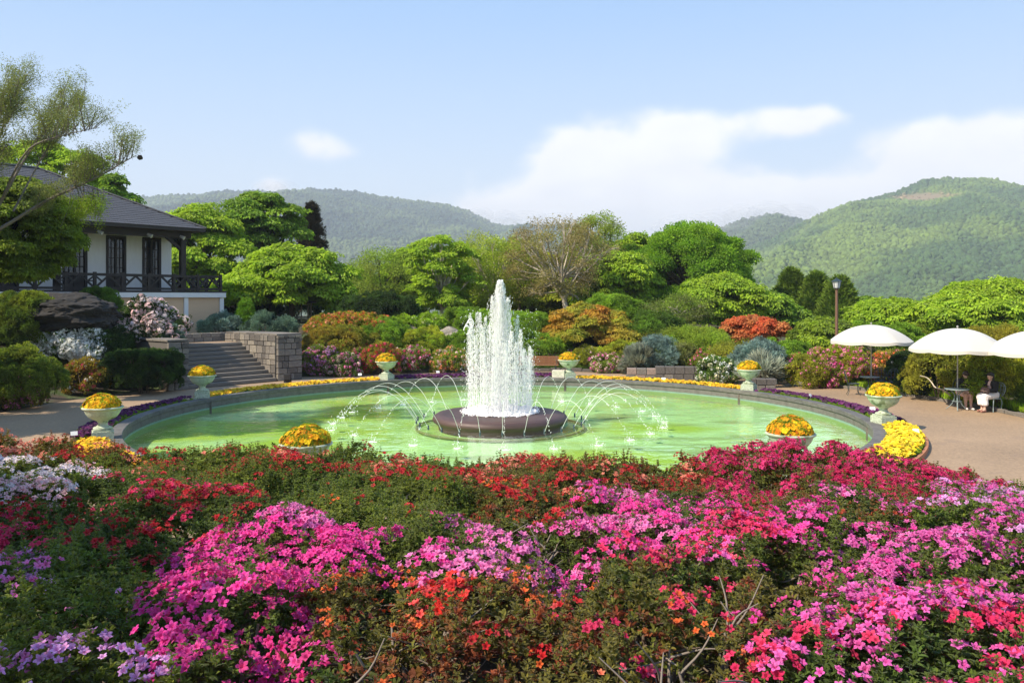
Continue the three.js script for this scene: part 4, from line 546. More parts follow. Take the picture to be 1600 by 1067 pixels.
// ---------- beds beyond the path at the tables ----------
bush('azalea_bush', 'small bright pink azalea between the green cone and the broad magenta bed', 'azalea', { px: 1247, top: 558, bot: 590, w: 44, leaf: [LV.mid, LV.olive], fl: [FL.pink, FL.hot], cover: .8, fs: .18 });
bush('azalea_bush', 'broad magenta-pink azalea behind the first table', 'azalea', { px: 1322, top: 550, bot: 606, w: 112, deep: .5, leaf: [LV.spring, LV.gold], fl: [FL.pink, FL.magenta, FL.pink], cover: .86, fs: .19 });
bush('azalea_bush', 'olive azalea with few pink flowers by the path corner', 'azalea', { px: 1270, top: 566, bot: 607, w: 70, deep: .6, leaf: [LV.olive, LV.gold], fl: [FL.pink], cover: .3, fs: .11 });
bush('azalea_bush', 'orange-pink azalea behind the dark blue chairs', 'azalea', { px: 1400, top: 556, bot: 604, w: 84, deep: .5, leaf: [LV.olive, LV.bronze], fl: [FL.salmon, FL.pink, FL.orange], cover: .74, fs: .18 });
bush('rose_bush', 'yellow-flowered rose bush just behind the first table', 'rose', { px: 1344, top: 566, bot: 604, w: 36, leaf: [LV.spring, LV.lime], fl: [[.86, .74, .22]], cover: .34, fs: .2 });
bush('rose_bush', 'white-flowered rose beside the first parasol pole', 'rose', { px: 1356, top: 559, bot: 600, w: 26, leaf: [LV.mid, LV.spring], fl: [FL.white, FL.pale], cover: .5, fs: .16, back: .5 });
bush('shrub', 'dark shrub dotted white at the far end of the dark blue chairs', 'shrub', { px: 1428, top: 556, bot: 612, w: 56, leaf: [LV.dark, LV.deep], fl: [FL.white], cover: .32, fs: .12 });
bush('shrub', 'olive-yellow shrub between the first and second table', 'shrub', { px: 1478, top: 543, bot: 628, w: 92, deep: .6, leaf: [[.36, .33, .025], LV.olive], lump: .5 });
bush('shrub', 'dark shrub in the gap below the olive shrub tree', 'shrub', { px: 1450, top: 572, bot: 622, w: 70, deep: .6, leaf: [LV.dark, LV.deep] });
bush('shrub', 'dim green undergrowth behind the second woman', 'shrub', { px: 1575, top: 562, bot: 640, w: 110, deep: .5, leaf: [LV.mid, LV.gold], lump: .5 });
bush('shrub', 'fresh green shrub with pale flowers between the two women', 'shrub', { px: 1523, top: 588, bot: 634, w: 46, leaf: [LV.lime, LV.spring], fl: [FL.cream], cover: .3, fs: .08, back: 2.0, cs: .2 });
{
  const p = at(1362, 600, 33.6), wood = [], d = 29.2, o = at(1460, 600, d); wood.push(tube([at(1438, 587, d + .6), at(1449, 590, d + .5), at(1457, 598, d + .3), at(1462, 605, d + .1), at(1474, 609, d), at(1486, 618, d)].map((q) => q.sub(o)), .014, .03, 6, 16));
  const b = part('fallen_branch', wood, M.barkPale, scene); b.position.copy(o); tag(b, 'bent pale bare branch leaning out of the shrubs near the second table', 'branch');
  const S = new Inst(), R = rng(91);
  for (let i = 0; i < 5200; i++) { const a = lerp(50, 118, R()), r = 16.5 + 1.3 * R() * R() + .2 * R(), q = pol(a, r); if (a > 78 && a < 92 && r < 17) continue; q.y = ground(q.x, q.z); S.add(q, V((R() - .5) * .3, 1, (R() - .5) * .3).normalize(), .14 + .22 * R(), mixc(LV.spring, LV.lime, R(), .8 + .5 * R()), R() * 6); }
  const gs = S.build('grass', G.grass, leaf, scene); tag(gs, 'fresh green grass verge along the path edging', null, null, 'stuff');
  const S2 = new Inst(); for (let i = 0; i < 5200; i++) { const a = lerp(-32, 46, R()), r = 16.6 + 2.2 * R() * R(), q = pol(a, r); q.y = ground(q.x, q.z); S2.add(q, V((R() - .5) * .3, 1, (R() - .5) * .3).normalize(), .12 + .2 * R(), mixc(LV.deep, LV.spring, sm(5, 30, a) * .8 * R() + .1, .8 + .5 * R()), R() * 6); }
  const g2 = S2.build('ground_cover', G.grass, leaf, scene); tag(g2, 'low green ground cover at the foot of the bank', null, null, 'stuff');
}
// ---------- shrubs on the shaded slope below the house ----------
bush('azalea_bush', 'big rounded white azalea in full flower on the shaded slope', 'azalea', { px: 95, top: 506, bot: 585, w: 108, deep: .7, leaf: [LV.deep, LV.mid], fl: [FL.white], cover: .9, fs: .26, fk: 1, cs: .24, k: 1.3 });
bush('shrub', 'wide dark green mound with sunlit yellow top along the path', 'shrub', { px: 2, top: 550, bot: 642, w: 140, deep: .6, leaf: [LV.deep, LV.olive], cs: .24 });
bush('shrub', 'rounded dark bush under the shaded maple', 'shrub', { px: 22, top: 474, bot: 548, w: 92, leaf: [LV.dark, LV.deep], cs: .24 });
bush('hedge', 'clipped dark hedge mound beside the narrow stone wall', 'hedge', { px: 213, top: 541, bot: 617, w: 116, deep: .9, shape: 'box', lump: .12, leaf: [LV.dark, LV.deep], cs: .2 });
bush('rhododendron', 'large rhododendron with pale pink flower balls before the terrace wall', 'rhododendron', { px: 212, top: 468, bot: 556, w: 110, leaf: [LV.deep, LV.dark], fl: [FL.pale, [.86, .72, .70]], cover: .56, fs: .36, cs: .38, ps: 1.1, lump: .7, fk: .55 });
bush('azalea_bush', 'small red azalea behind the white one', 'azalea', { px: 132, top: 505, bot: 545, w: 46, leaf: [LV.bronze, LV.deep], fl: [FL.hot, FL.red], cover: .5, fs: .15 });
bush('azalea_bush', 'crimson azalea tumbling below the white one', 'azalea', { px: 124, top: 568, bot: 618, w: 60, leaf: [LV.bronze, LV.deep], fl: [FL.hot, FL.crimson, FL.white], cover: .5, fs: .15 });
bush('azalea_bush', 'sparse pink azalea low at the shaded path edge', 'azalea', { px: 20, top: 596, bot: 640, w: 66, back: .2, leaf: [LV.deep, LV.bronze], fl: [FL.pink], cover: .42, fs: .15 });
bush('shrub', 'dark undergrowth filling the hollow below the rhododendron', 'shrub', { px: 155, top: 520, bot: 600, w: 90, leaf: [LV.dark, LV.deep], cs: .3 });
bush('shrub', 'bluish conifer on top of the narrow stone wall', 'conifer', { px: 264, top: 505, bot: 540, w: 36, d: 35.5, leaf: [LV.blue, LV.deep], geo: 'spray', cs: .25, needle: 1 });
bush('shrub', 'leafy green shrub against the white terrace edge', 'shrub', { px: 148, top: 450, bot: 482, w: 70, d: 38, leaf: [LV.mid, LV.deep], cs: .25 });
bush('shrub', 'low olive-yellow shrub along the top of the dark rock', 'shrub', { px: 26, top: 456, bot: 484, w: 100, d: 32.5, leaf: [LV.deep, LV.olive], cs: .26 });
bush('climber', 'narrow column of ivy climbing the terrace wall', 'ivy', { px: 289, top: 478, bot: 530, w: 18, d: 43, leaf: [LV.deep, LV.mid], cs: .24, shape: 'box', back: 0, rz: .25 });
bush('juniper', 'blue-green spreading juniper beside the cone-shaped conifer', 'juniper', { px: 340, top: 496, bot: 531, w: 58, d: 41.5, leaf: [LV.blue, [.20, .31, .18]], geo: 'spray', cs: .34, needle: 1, lump: .8 });
bush('juniper', 'dark tiered juniper hanging over the stair wall', 'juniper', { px: 418, top: 496, bot: 528, w: 74, d: 40.6, leaf: [[.12, .20, .14], [.20, .30, .18]], geo: 'spray', cs: .34, needle: 1, lump: .8 });
bush('dwarf_conifer', 'bright green cone-shaped conifer at the head of the stairs', 'conifer', { px: 380, top: 461, bot: 526, w: 46, d: 42, leaf: [[.2, .36, .018], LV.mid], geo: 'spray', cs: .3, needle: 1, shape: 'cone' });
{
  const g = new THREE.IcosahedronGeometry(1, 24), q = g.attributes.position; for (let j = 0; j < q.count; j++) { const s = .70 + .5 * fbm(q.getX(j) * 1.7 + 3, q.getY(j) * 3.2, q.getZ(j) * 1.7, 6) + .12 * Math.abs(fbm(q.getX(j) * 5, q.getY(j) * 9, q.getZ(j) * 5, 3) - .5); q.setXYZ(j, q.getX(j) * s * 2.15, q.getY(j) * s * .95, q.getZ(j) * s * 1.8); } g.computeVertexNormals();
  const p = at(100, 493, 34), o = part('rock_outcrop', g, M.rock, scene); o.position.copy(p); tag(o, 'long dark rock outcrop on the slope just below the terrace', 'rock');
}

// ---------- flower beds round the pool ----------
const soilRing = (a0, a1) => ring(11.2, 11.95, .09, .06, a0, a1, 40);
function bed(label, a0, a1, cols, opt = {}) {
  const c = pol((a0 + a1) / 2, 11.58), T = thing('flower_bed', label, 'flower bed', V(c.x, 0, c.z), 0, 'pansy beds round the pool rim'), R = rng(Math.round(a0 * 3 + 700)), A = new Inst(), B = new Inst();
  const s = ring(11.05, 11.95, .09, .05, a0, a1, 40); s.translate(-c.x, 0, -c.z); part('soil', s, M.soil, T);
  const area = (a1 - a0) * D2R * 11.58 * .74, h = opt.h ?? .2;
  for (let i = 0; i < area * 420; i++) {
    const a = lerp(a0 + .3, a1 - .3, R()), t = R(), q = pol(a, 11.08 + .84 * t), up = V((R() - .5) * .8, 1, (R() - .5) * .8).normalize(); q.x -= c.x; q.z -= c.z;
    const dome = h * (.55 + .45 * Math.sin(Math.PI * Math.min(1, t * .9 + .1))) * (.75 + .4 * fbm(a * .9, t * 3, 1, 2));
    if (i % 3 === 0) { q.y = .07 + dome * .6 * R(); A.add(q, up, .15 * (.7 + .6 * R()), mixc(LV.spring, LV.mid, R(), .9), R() * 6.28); continue; }
    const edge = opt.sparse ? sm(.0, .55, t + .25 * (fbm(a * 2, t * 4, 6, 2) - .5)) : 1; if (R() > edge) continue;
    q.y = .07 + dome * (.85 + .25 * R());
    const to = V(q.x + c.x, 0, q.z + c.z).negate().normalize();   // pansies nod to the light and the open side
    B.add(q, V((R() - .5) * 1.3 + to.x * .25, .9, (R() - .5) * 1.3 + to.z * .25).normalize(), .105 * (.75 + .5 * R()), mixc(cols[Math.floor(R() * cols.length)], [1, 1, 1], .05 * R(), .75 + .45 * R()), R() * 6.28);
  }
  A.build('foliage', G.shrub, leaf, T); B.build('blossoms', G.pansy, petal, T);
  if (opt.edge) { const e = ring(11.96, 11.96, .0, .13, a0, a1, 60), e2 = ring(11.96, 12.03, .13, .125, a0, a1, 60), e3 = ring(12.03, 12.03, .125, 0, a0, a1, 60); for (const g of [e, e2, e3]) g.translate(-c.x, 0, -c.z); part('edging', [e, e2, e3], Object.assign(M.terracotta.clone(), { side: THREE.DoubleSide }), T); }
}
const PU = [FL.purple, [.16, .008, .16], [.07, .004, .07]], YE = [FL.yellow, [.88, .66, .02], [.82, .46, .01]];
bed('purple pansy bed beside the shaded bend of the path', -115, -74, PU, { sparse: 1 });
bed('yellow pansy bed at the foot of the stairs', -70.5, -28.5, YE);
bed('purple pansy bed behind the plume', -25.5, 13.5, PU, { h: .26 });
bed('yellow pansy bed in front of the dark stone planter', 16.5, 56.5, YE);
bed('purple pansy bed in front of the tables', 60, 101.5, PU, { sparse: 1 });
bed('bright yellow pansy bed with terracotta edging beside the sunny path', 105.5, 146, [[.9, .72, .01], [.88, .62, .01], [.9, .78, .05]], { edge: 1, h: .25 });
bed('orange-yellow pansy bed in shade by the azalea bank', -160, -119.5, [FL.gold, FL.yellow], { h: .26 });

// ---------- stone flower urns ----------
{
  const prof = [[.0, .44], [.215, .44], [.225, .455], [.225, .475], [.205, .49], [.16, .50], [.125, .53], [.105, .57], [.115, .60], [.125, .615], [.13, .63], [.16, .65], [.25, .69], [.335, .75], [.395, .83], [.43, .91], [.44, .945], [.475, .95], [.49, .965], [.49, .985], [.475, 1.0], [.44, 1.0], [.42, .985], [.40, .93], [.0, .92]].map(([x, y]) => new THREE.Vector2(x, y));
  const bowl = new THREE.LatheGeometry(prof, 40), base = new THREE.BoxGeometry(.66, .56, .66).translate(0, -.15, 0), plinth = mergeGeometries([box(.56, .05, .56, 0, .155, 0, .012), box(.5, .22, .5, 0, .285, 0, .012), box(.44, .045, .44, 0, .415, 0, .012)]);
  const baseMat = mat([.15, .125, .11], .9, { map: stoneTex, bumpMap: stoneBump, bumpScale: .01 });
  const make = (r) => {
    const o = new THREE.Group(); part('base_block', base, baseMat, o); part('plinth', plinth, M.urn, o); part('urn_bowl', bowl, M.urn, o);
    part('soil', new THREE.CircleGeometry(.41, 24).rotateX(-Math.PI / 2).translate(0, .95, 0), M.soil, o);
    return o;
  };
  const labels = { '-117': 'stone urn of orange-yellow flowers on the shaded bend of the pool rim', '-72': 'stone urn of yellow flowers in front of the staircase', '-27': 'stone urn of yellow flowers before the red and magenta azaleas', 15: 'stone urn of yellow flowers next to the wooden bench', 58: 'stone urn of yellow flowers in front of the silver grass and blue spruce', 103: 'stone urn of bright yellow flowers standing between the pool and the second table', 148: 'stone urn of amber flowers rising behind the crimson azalea mound', '-162': 'stone urn of amber flowers rising behind the green azalea hedge' };
  const proto = make();
  for (const [i, a] of [-117, -72, -27, 15, 58, 103, 148, -162].entries()) {
    const o = i ? proto.clone() : proto, R = rng(333 + i), p = pol(a, 11.2); o.name = numbered('flower_urn'); o.position.set(p.x, Math.abs(a) > 140 ? .06 : 0, p.z); o.rotation.y = -a * D2R; scene.add(o);
    tag(o, labels[a], 'urn', 'stone urns round the pool');
    const near = Math.abs(a) > 140, A = new Inst(), B = new Inst(), cols = near ? [FL.gold, [.80, .33, .01], [.70, .22, .01], [.82, .5, .02]] : a === 103 ? [[.9, .66, .01], [.88, .52, .01]] : [FL.yellow, FL.gold, [.86, .46, .008]];
    for (let k = 0; k < 640; k++) { const dr = rdir(R); dr.y = Math.abs(dr.y); const lump = 0.8 + .42 * fbm(dr.x * 3 + i * 7, dr.y * 3, dr.z * 3, 2), q = V(dr.x * .40 * lump, .985 + dr.y * .31 * lump, dr.z * .40 * lump), up = dr.clone().add(V((R() - .5) * .6, .35, (R() - .5) * .6)).normalize();
      if (k % 3 === 0) A.add(V(q.x * .95, .97 + (q.y - .97) * .93, q.z * .95), up, .11 * (.7 + .6 * R()), mixc(LV.mid, LV.spring, R()), R() * 6.28); else if (R() < (near ? .55 : .86)) B.add(q, up, .115 * (.75 + .5 * R()), mixc(cols[Math.floor(R() * cols.length)], [1, 1, 1], 0, .75 + .4 * R()), R() * 6.28); }
    A.build('foliage', G.shrub, leaf, o); B.build('blossoms', G.pansy, petal, o);
  }
}
// small white plant labels stuck in the beds
for (const [i, [px, py, l]] of [[1037, 597, 'little white plant label in the yellow bed before the dark planter'], [1364, 644, 'little white plant label among purple pansies near the bright yellow urn'], [1432, 679, 'little white plant label in the bright yellow terracotta-edged bed'], [562, 590, 'little white plant label in the yellow bed near its urn'], [684, 586, 'little white plant label among purple pansies near the plume'], [115, 683, 'little white plant label sticking up from the purple bed at the shaded bend'], [1267, 623, 'little white plant label among purple pansies near the second urn']].entries()) {
  const d = (EYE - .28) * F / (py - YH - 4), p = at(px, py - 4, d), T = thing('plant_label', l, 'plant label', V(p.x, .05, p.z), .2 * i - .4); part('stake', box(.012, .22, .006, 0, .11, 0), M.paleMetal, T); const b = part('plate', box(.16, .11, .008, 0, 0, 0, .003), M.tag, T); b.position.set(0, .26, 0); b.rotation.x = -.5;
}
for (const [px, py, l] of [[449, 599, 'small dark floodlight box in the yellow bed by the stairs']]) { const d = EYE * F / (py - YH), p = at(px, py, d - .2), T = thing('floodlight', l, 'floodlight', V(p.x, .05, p.z)); part('housing', box(.3, .26, .2, 0, .26, 0, .02), M.black, T); part('bracket', box(.34, .2, .03, 0, .1, 0), M.black, T); part('lens', box(.24, .2, .01, 0, .26, -.105), mat([.05, .05, .05], .1), T); }
{ const p = pol(12.8, 11.05); const T = thing('stone_block', 'pale squared stone block beside the bench urn', 'stone block', V(p.x, .2, p.z), -.2); part('block', new RoundedBoxGeometry(.56, .34, .4, 2, .025).translate(0, .17, 0), mat([.62, .58, .5], .9, { map: stoneTex }), T); }

// ---------- fountain ----------
{
  const T = thing('fountain', 'fountain with tall white plume and ring of low arching jets in the pool', 'fountain', V(CX, 0, CZ)), R = rng(808);
  const disc = new THREE.LatheGeometry([[0, .15], [1.2, .16], [1.75, .15], [1.98, .12], [2.08, .06], [2.12, -.02], [2.10, -.10], [1.95, -.2], [1.9, -.5]].map(([x, y]) => new THREE.Vector2(x, y)), 96);
  part('basin', disc, mat([.085, .048, .042], .55, { map: stoneTex, bumpMap: stoneBump, bumpScale: .01 }), T);
  const bead = (() => { const g = new THREE.IcosahedronGeometry(1, 1), p = g.attributes.position; for (let i = 0; i < p.count; i++) { const k = .7 + .6 * n3(p.getX(i) * 2 + 3, p.getY(i) * 2, p.getZ(i) * 2); p.setXYZ(i, p.getX(i) * k, p.getY(i) * k, p.getZ(i) * k); } g.computeVertexNormals(); return g; })();
  const drops = new Inst(), jets = [[0, 0, 4.12]];
  for (let i = 0; i < 5; i++) { const a = i * 1.2566 + .4; jets.push([.24 * Math.cos(a), .24 * Math.sin(a), 3.15 + .6 * R()]); }
  for (let i = 0; i < 8; i++) { const a = i * .7854 + .2; jets.push([.62 * Math.cos(a), .62 * Math.sin(a), 2.3 + 1.0 * R()]); }
  for (let i = 0; i < 18; i++) { const a = i * .349, s = Math.cos(a) < -.5 ? 1 : 0; jets.push([.93 * Math.cos(a), .93 * Math.sin(a), s ? 2.3 + 1.0 * R() : 1.35 + 1.35 * R()]); }
  const W1 = [1, 1, 1];
  jets.forEach(([x, z, h], i) => {
    const pts = [], wob = .03; for (let k = 0; k <= 12; k++) { const t = k / 12; pts.push(V(x * (1 + .06 * t) + (R() - .5) * wob * t * 2, .15 + h * t * .985, z * (1 + .06 * t) + (R() - .5) * wob * t * 2)); }
    const g = tube(pts, i ? .007 : .028, i ? .004 : .01, 7, 70), p = g.attributes.position; for (let k = 0; k < p.count; k++) { const y = p.getY(k), s = (n3(p.getX(k) * 30, y * 9, p.getZ(k) * 30) - .5) * (i ? .03 : .08) * sm(.3, 1.6, y); p.setX(k, p.getX(k) + s); p.setZ(k, p.getZ(k) + s * (n3(y * 8, i, 5) - .5) * 2); } g.computeVertexNormals(); part('water_jet', g, M.foam, T);
    const n = i ? (i < 6 ? 2000 : i < 14 ? 1100 : 760) : 12000;
    for (let k = 0; k < n; k++) {
      const t = Math.pow(R(), i ? .7 : .62), y = .15 + h * t * (1 + .02 * (R() - .5)), spread = i ? .045 + .09 * Math.sin(Math.PI * Math.min(1, t)) + .05 * R() * (1 - t) : .05 + .55 * Math.pow(1 - t, .6) * R() + .03, a = R() * 6.28, q = spread * Math.sqrt(R());
      const sz = (.0028 + .0085 * R() * R() * R()) * (i ? 1 : 1.25) * (t > .9 ? 1.15 : 1);
      drops.add(V(x * (1 + .06 * t) + q * Math.cos(a), y, z * (1 + .06 * t) + q * Math.sin(a)), V((R() - .5) * .3, 1, (R() - .5) * .3).normalize(), sz, W1, R() * 6, sz * (1.2 + 3.2 * R()));
    }
    // water falling back as beaded strands
    for (let q = 0; q < (i ? 6 : 40); q++) { const a = R() * 6.28, rr = i ? .06 + .09 * R() : .15 + .5 * R(); for (let k = 0; k < 26; k++) { const t = R(); drops.add(V(x + rr * Math.cos(a) * (.6 + .4 * (1 - t)) + (R() - .5) * .02, .16 + h * .88 * t, z + rr * Math.sin(a) * (.6 + .4 * (1 - t)) + (R() - .5) * .02), V(0, 1, 0), .0035 + .005 * R(), W1, 0, .015 + .05 * R()); } }
  });
  for (let k = 0; k < 900; k++) { const a = R() * 6.28, q = Math.sqrt(R()) * 1.25; drops.add(V(q * Math.cos(a), .16 + .16 * R() * R(), q * Math.sin(a)), rdir(R), .012 + .022 * R(), W1); }
  for (let k = 0; k < 5000; k++) { const a = R() * 6.28, q = 1.25 * Math.sqrt(R()), y = .2 + 3.2 * R() * R(), z = .0018 + .003 * R(); drops.add(V(q * Math.cos(a), y, q * Math.sin(a)), V(0, 1, 0), z, W1, 0, z * (1 + 3 * R())); }
  for (let k = 0; k < 420; k++) { const a = R() * 6.28, q = .9 + .35 * R(); drops.add(V(q * Math.cos(a), .3 + 3.1 * R(), q * Math.sin(a)), rdir(R), .005 + .009 * R(), W1); }
  for (let k = 0; k < 600; k++) { const t = R(), a = R() * 6.28, q = (.025 + .2 * t) * Math.sqrt(R()), z = .006 + .012 * R() * R(); drops.add(V(q * Math.cos(a), 4.3 - .8 * t, q * Math.sin(a)), V(0, 1, 0), z, W1, 0, z * (1 + R())); }
  // curl of spray thrown sideways at the top of the outer jets
  for (let q = 0; q < 3; q++) for (let k = 0; k < 60; k++) { const a = k / 60 * 5, rr = .13; drops.add(V(-.93 - .12 * q * .4 - rr * Math.cos(a) * .7, 2.95 - q * .1 + rr * Math.sin(a), .2 * q + .03 * R()), rdir(R), .008 + .014 * R(), W1); }
  drops.build('spray', bead, M.foam, T);
  // foam on the stone disc
  { const g = new THREE.CircleGeometry(1.22, 60, 0, 6.2832).rotateX(-Math.PI / 2); const f = new THREE.RingGeometry(.2, 1.2, 90, 14).rotateX(-Math.PI / 2), p = f.attributes.position; for (let i = 0; i < p.count; i++) { const x = p.getX(i), z = p.getZ(i); p.setY(i, .172 + .07 * Math.pow(fbm(x * 7, 2, z * 7, 4), 2)); } f.computeVertexNormals(); part('foam', f, M.foam, T); }
  // ring of low arching jets
  const NA = 26, tones = [1, 1, 1];
  for (let i = 0; i < NA; i++) {
    const a = (i + .35) / NA * 2 * Math.PI, c = Math.cos(a), s = Math.sin(a), r0 = 2.62, r1 = 5.15 + .25 * (R() - .5), hh = 1.12 + .1 * (R() - .5), at2 = (t) => { const r = lerp(r0, r1, t); return V(r * c, WY + 4 * hh * t * (1 - t) * (1 - .12 * t), r * s); };
    const pts = []; for (let k = 0; k <= 12; k++) { const q = at2(k / 12 * .70); q.x += (R() - .5) * .012; q.z += (R() - .5) * .012; pts.push(q); }
    const st = [tube(pts, .0058, .0045, 6, 40)];
    for (let k = 0; k < 34; k++) { const t = .66 + .34 * Math.pow(R(), .8), q = at2(t), z = .0055 + .008 * R() * R(); st.push(bead.clone().scale(z, z * (1.2 + R()), z).translate(q.x + (R() - .5) * .05 * t, q.y + (R() - .5) * .04, q.z + (R() - .5) * .05 * t)); }
    part('arching_jet', st, M.foam, T);
    const nz = part('nozzle', new THREE.CylinderGeometry(.02, .03, .14, 8).translate(r0 * c, WY + .02, r0 * s), M.ironBlue, T);
    const sp = [], e = at2(1); for (let k = 0; k < 34; k++) { const b = R() * 6.28, q = .02 + .19 * R(), z = .004 + .009 * R() * R(); sp.push(bead.clone().scale(z, z * (1 + 1.6 * R()), z).translate(e.x + q * Math.cos(b), WY + .02 + (.22 - q) * (R() * 1.2), e.z + q * Math.sin(b))); }
    const fo = new THREE.CircleGeometry(.1, 18).rotateX(-Math.PI / 2), fp = fo.attributes.position; for (let k = 0; k < fp.count; k++) { const w = .75 + .6 * n3(k * 3.1, i, 2); fp.setXYZ(k, fp.getX(k) * w, .012 + .02 * n3(k, i * 3, 1), fp.getZ(k) * w); } fo.translate(e.x, WY, e.z); fo.computeVertexNormals(); sp.push(fo);
    part('splash', sp, M.foam, T);
  }
  // circular feed pipe on the pool floor
  part('feed_pipe', new THREE.TorusGeometry(2.62, .04, 8, 90).rotateX(Math.PI / 2).translate(0, -.30, 0), mat([.20, .20, .08], .8), T);
}
// ---------- bench ----------
{
  const p = pol(6.4, 15.1), T = thing('bench', 'brown slatted wooden bench facing the pool beside the far urn', 'bench', p, -6.4 * D2R), L = 2.0;
  for (let i = 0; i < 4; i++) part('back_slat', box(L, .085, .03, 0, .50 + i * .1, -.24 - i * .03, .006), M.brownwood, T);
  for (let i = 0; i < 4; i++) part('seat_slat', box(L, .03, .09, 0, .43, .2 - i * .105, .006), M.brownwood, T);
  for (const x of [-.85, .85]) { part('leg', [box(.06, .42, .06, x, .21, .18), box(.06, .42, .06, x, .21, -.2), box(.05, .05, .5, x, .39, 0)], M.iron, T); part('armrest', [box(.05, .04, .48, x, .64, .02), box(.05, .22, .05, x, .53, .22)], M.brownwood, T); part('back_support', [bar(V(x, .38, -.2), V(x, .86, -.37), .05)], M.iron, T); }
}
// ---------- street lamp ----------
{
  const d = 38, p = at(1308, 465, d), gy = ground(p.x, p.z), T = thing('street_lamp', 'tall brown lamp post with a white glass lantern', 'street lamp', V(p.x, gy, p.z)), hl = at(1308, 452, d).y - gy;
  part('post', [tube([V(0, -.3, 0), V(0, hl * .5, 0), V(0, hl, 0)], .085, .06, 12, 4), new THREE.CylinderGeometry(.12, .14, .7, 12).translate(0, .3, 0), new THREE.CylinderGeometry(.1, .07, .08, 12).translate(0, hl, 0)], mat([.16, .085, .05], .6), T);
  const lan = new THREE.Group(); lan.name = 'lantern'; lan.position.y = hl + .03; T.add(lan);
  part('glass', new THREE.CylinderGeometry(.19, .13, .3, 6).translate(0, .17, 0), mat([.86, .86, .84], .5, { transmission: .35, thickness: 0 }), lan);
  part('roof', [new THREE.CylinderGeometry(.05, .25, .13, 6).translate(0, .39, 0), new THREE.SphereGeometry(.035, 10, 8).translate(0, .48, 0)], M.iron, lan);
  const rods = []; for (let i = 0; i < 6; i++) { const a = i * Math.PI / 3; rods.push(bar(V(.132 * Math.sin(a), .02, .132 * Math.cos(a)), V(.193 * Math.sin(a), .32, .193 * Math.cos(a)), .016)); } rods.push(new THREE.CylinderGeometry(.14, .14, .03, 6).translate(0, .02, 0)); part('lantern_frame', rods, M.iron, lan);
}
// ---------- parasols, tables, chairs ----------
function parasol(label, p, top, edge, turn, rad = 1.48) {
  const T = thing('parasol', label, 'parasol', p, turn, 'cream parasols beside the path');
  const ns = 8, nr = 9, P = [], I = [], sub = 6, NN = ns * sub;
  for (let j = 0; j <= nr; j++) for (let i = 0; i <= NN; i++) { const t = j / nr, a = i / NN * 2 * Math.PI, f = ((i % sub) / sub) * 2 - 1, sag = 1 - .015 * (1 - f * f) * t * 2, r = rad * t * sag * (.92 + .08 / Math.max(.7, Math.cos((f) * Math.PI / ns)) - .08 + .08), y = edge + (top - edge) * (1 - Math.pow(t, 2.1)) - .03 * (1 - f * f) * t * t; P.push(r * Math.cos(a), y, r * Math.sin(a)); }
  for (let j = 0; j < nr; j++) for (let i = 0; i < NN; i++) { const a = j * (NN + 1) + i, b = a + NN + 1; I.push(a, a + 1, b, b, a + 1, b + 1); }
  const g = new THREE.BufferGeometry(); g.setAttribute('position', new THREE.Float32BufferAttribute(P, 3)); g.setIndex(I); g.computeVertexNormals(); const can = part('canopy', g, M.canvas, T);
  const v = [], vi = []; for (let i = 0; i <= NN; i++) { const f = ((i % sub) / sub) * 2 - 1, k = (nr * (NN + 1) + i) * 3; v.push(P[k], P[k + 1], P[k + 2], P[k] * 1.004, P[k + 1] - .10 - .015 * (1 - f * f), P[k + 2] * 1.004); if (i < NN) vi.push(i * 2, i * 2 + 2, i * 2 + 1, i * 2 + 1, i * 2 + 2, i * 2 + 3); }
  const vg = new THREE.BufferGeometry(); vg.setAttribute('position', new THREE.Float32BufferAttribute(v, 3)); vg.setIndex(vi); vg.computeVertexNormals(); part('valance', vg, M.canvas, can);
  for (let i = 0; i < ns; i++) { const a = i / ns * 2 * Math.PI, pts = []; for (let j = 1; j <= 6; j++) { const t = j / 6; pts.push(V(rad * t * Math.cos(a) * .99, edge + (top - edge) * (1 - Math.pow(t, 2.1)) - .02, rad * t * Math.sin(a) * .99)); } part('rib', tube(pts, .009, .007, 5, 10), M.paleMetal, T); }
  part('pole', [tube([V(0, 0, 0), V(0, top * .5, 0), V(0, top + .05, 0)], .022, .02, 10, 4), new THREE.SphereGeometry(.035, 10, 8).translate(0, top + .06, 0)], mat([.34, .33, .30], .5), T);
  return T;
}
function table(label, p, turn, m) {
  const T = thing('garden_table', label, 'table', p, turn), top = [new THREE.CylinderGeometry(.36, .36, .016, 40, 1).translate(0, .70, 0), new THREE.TorusGeometry(.36, .014, 8, 48).rotateX(Math.PI / 2).translate(0, .70, 0)];
  part('tabletop', top, m, T); part('column', new THREE.CylinderGeometry(.022, .022, .5, 10).translate(.035, .42, 0), m, T);
  part('ring_brace', new THREE.TorusGeometry(.14, .01, 6, 28).rotateX(Math.PI / 2).translate(0, .3, 0), m, T);
  for (let i = 0; i < 3; i++) { const a = i * 2.0944 + .5, c = Math.cos(a), s = Math.sin(a); part('leg', tube([V(.24 * c, .68, .24 * s), V(.08 * c, .5, .08 * s), V(.13 * c, .26, .13 * s), V(.26 * c, .09, .26 * s), V(.36 * c, .015, .36 * s)], .014, .014, 7, 18), m, T); }
  return T;
}
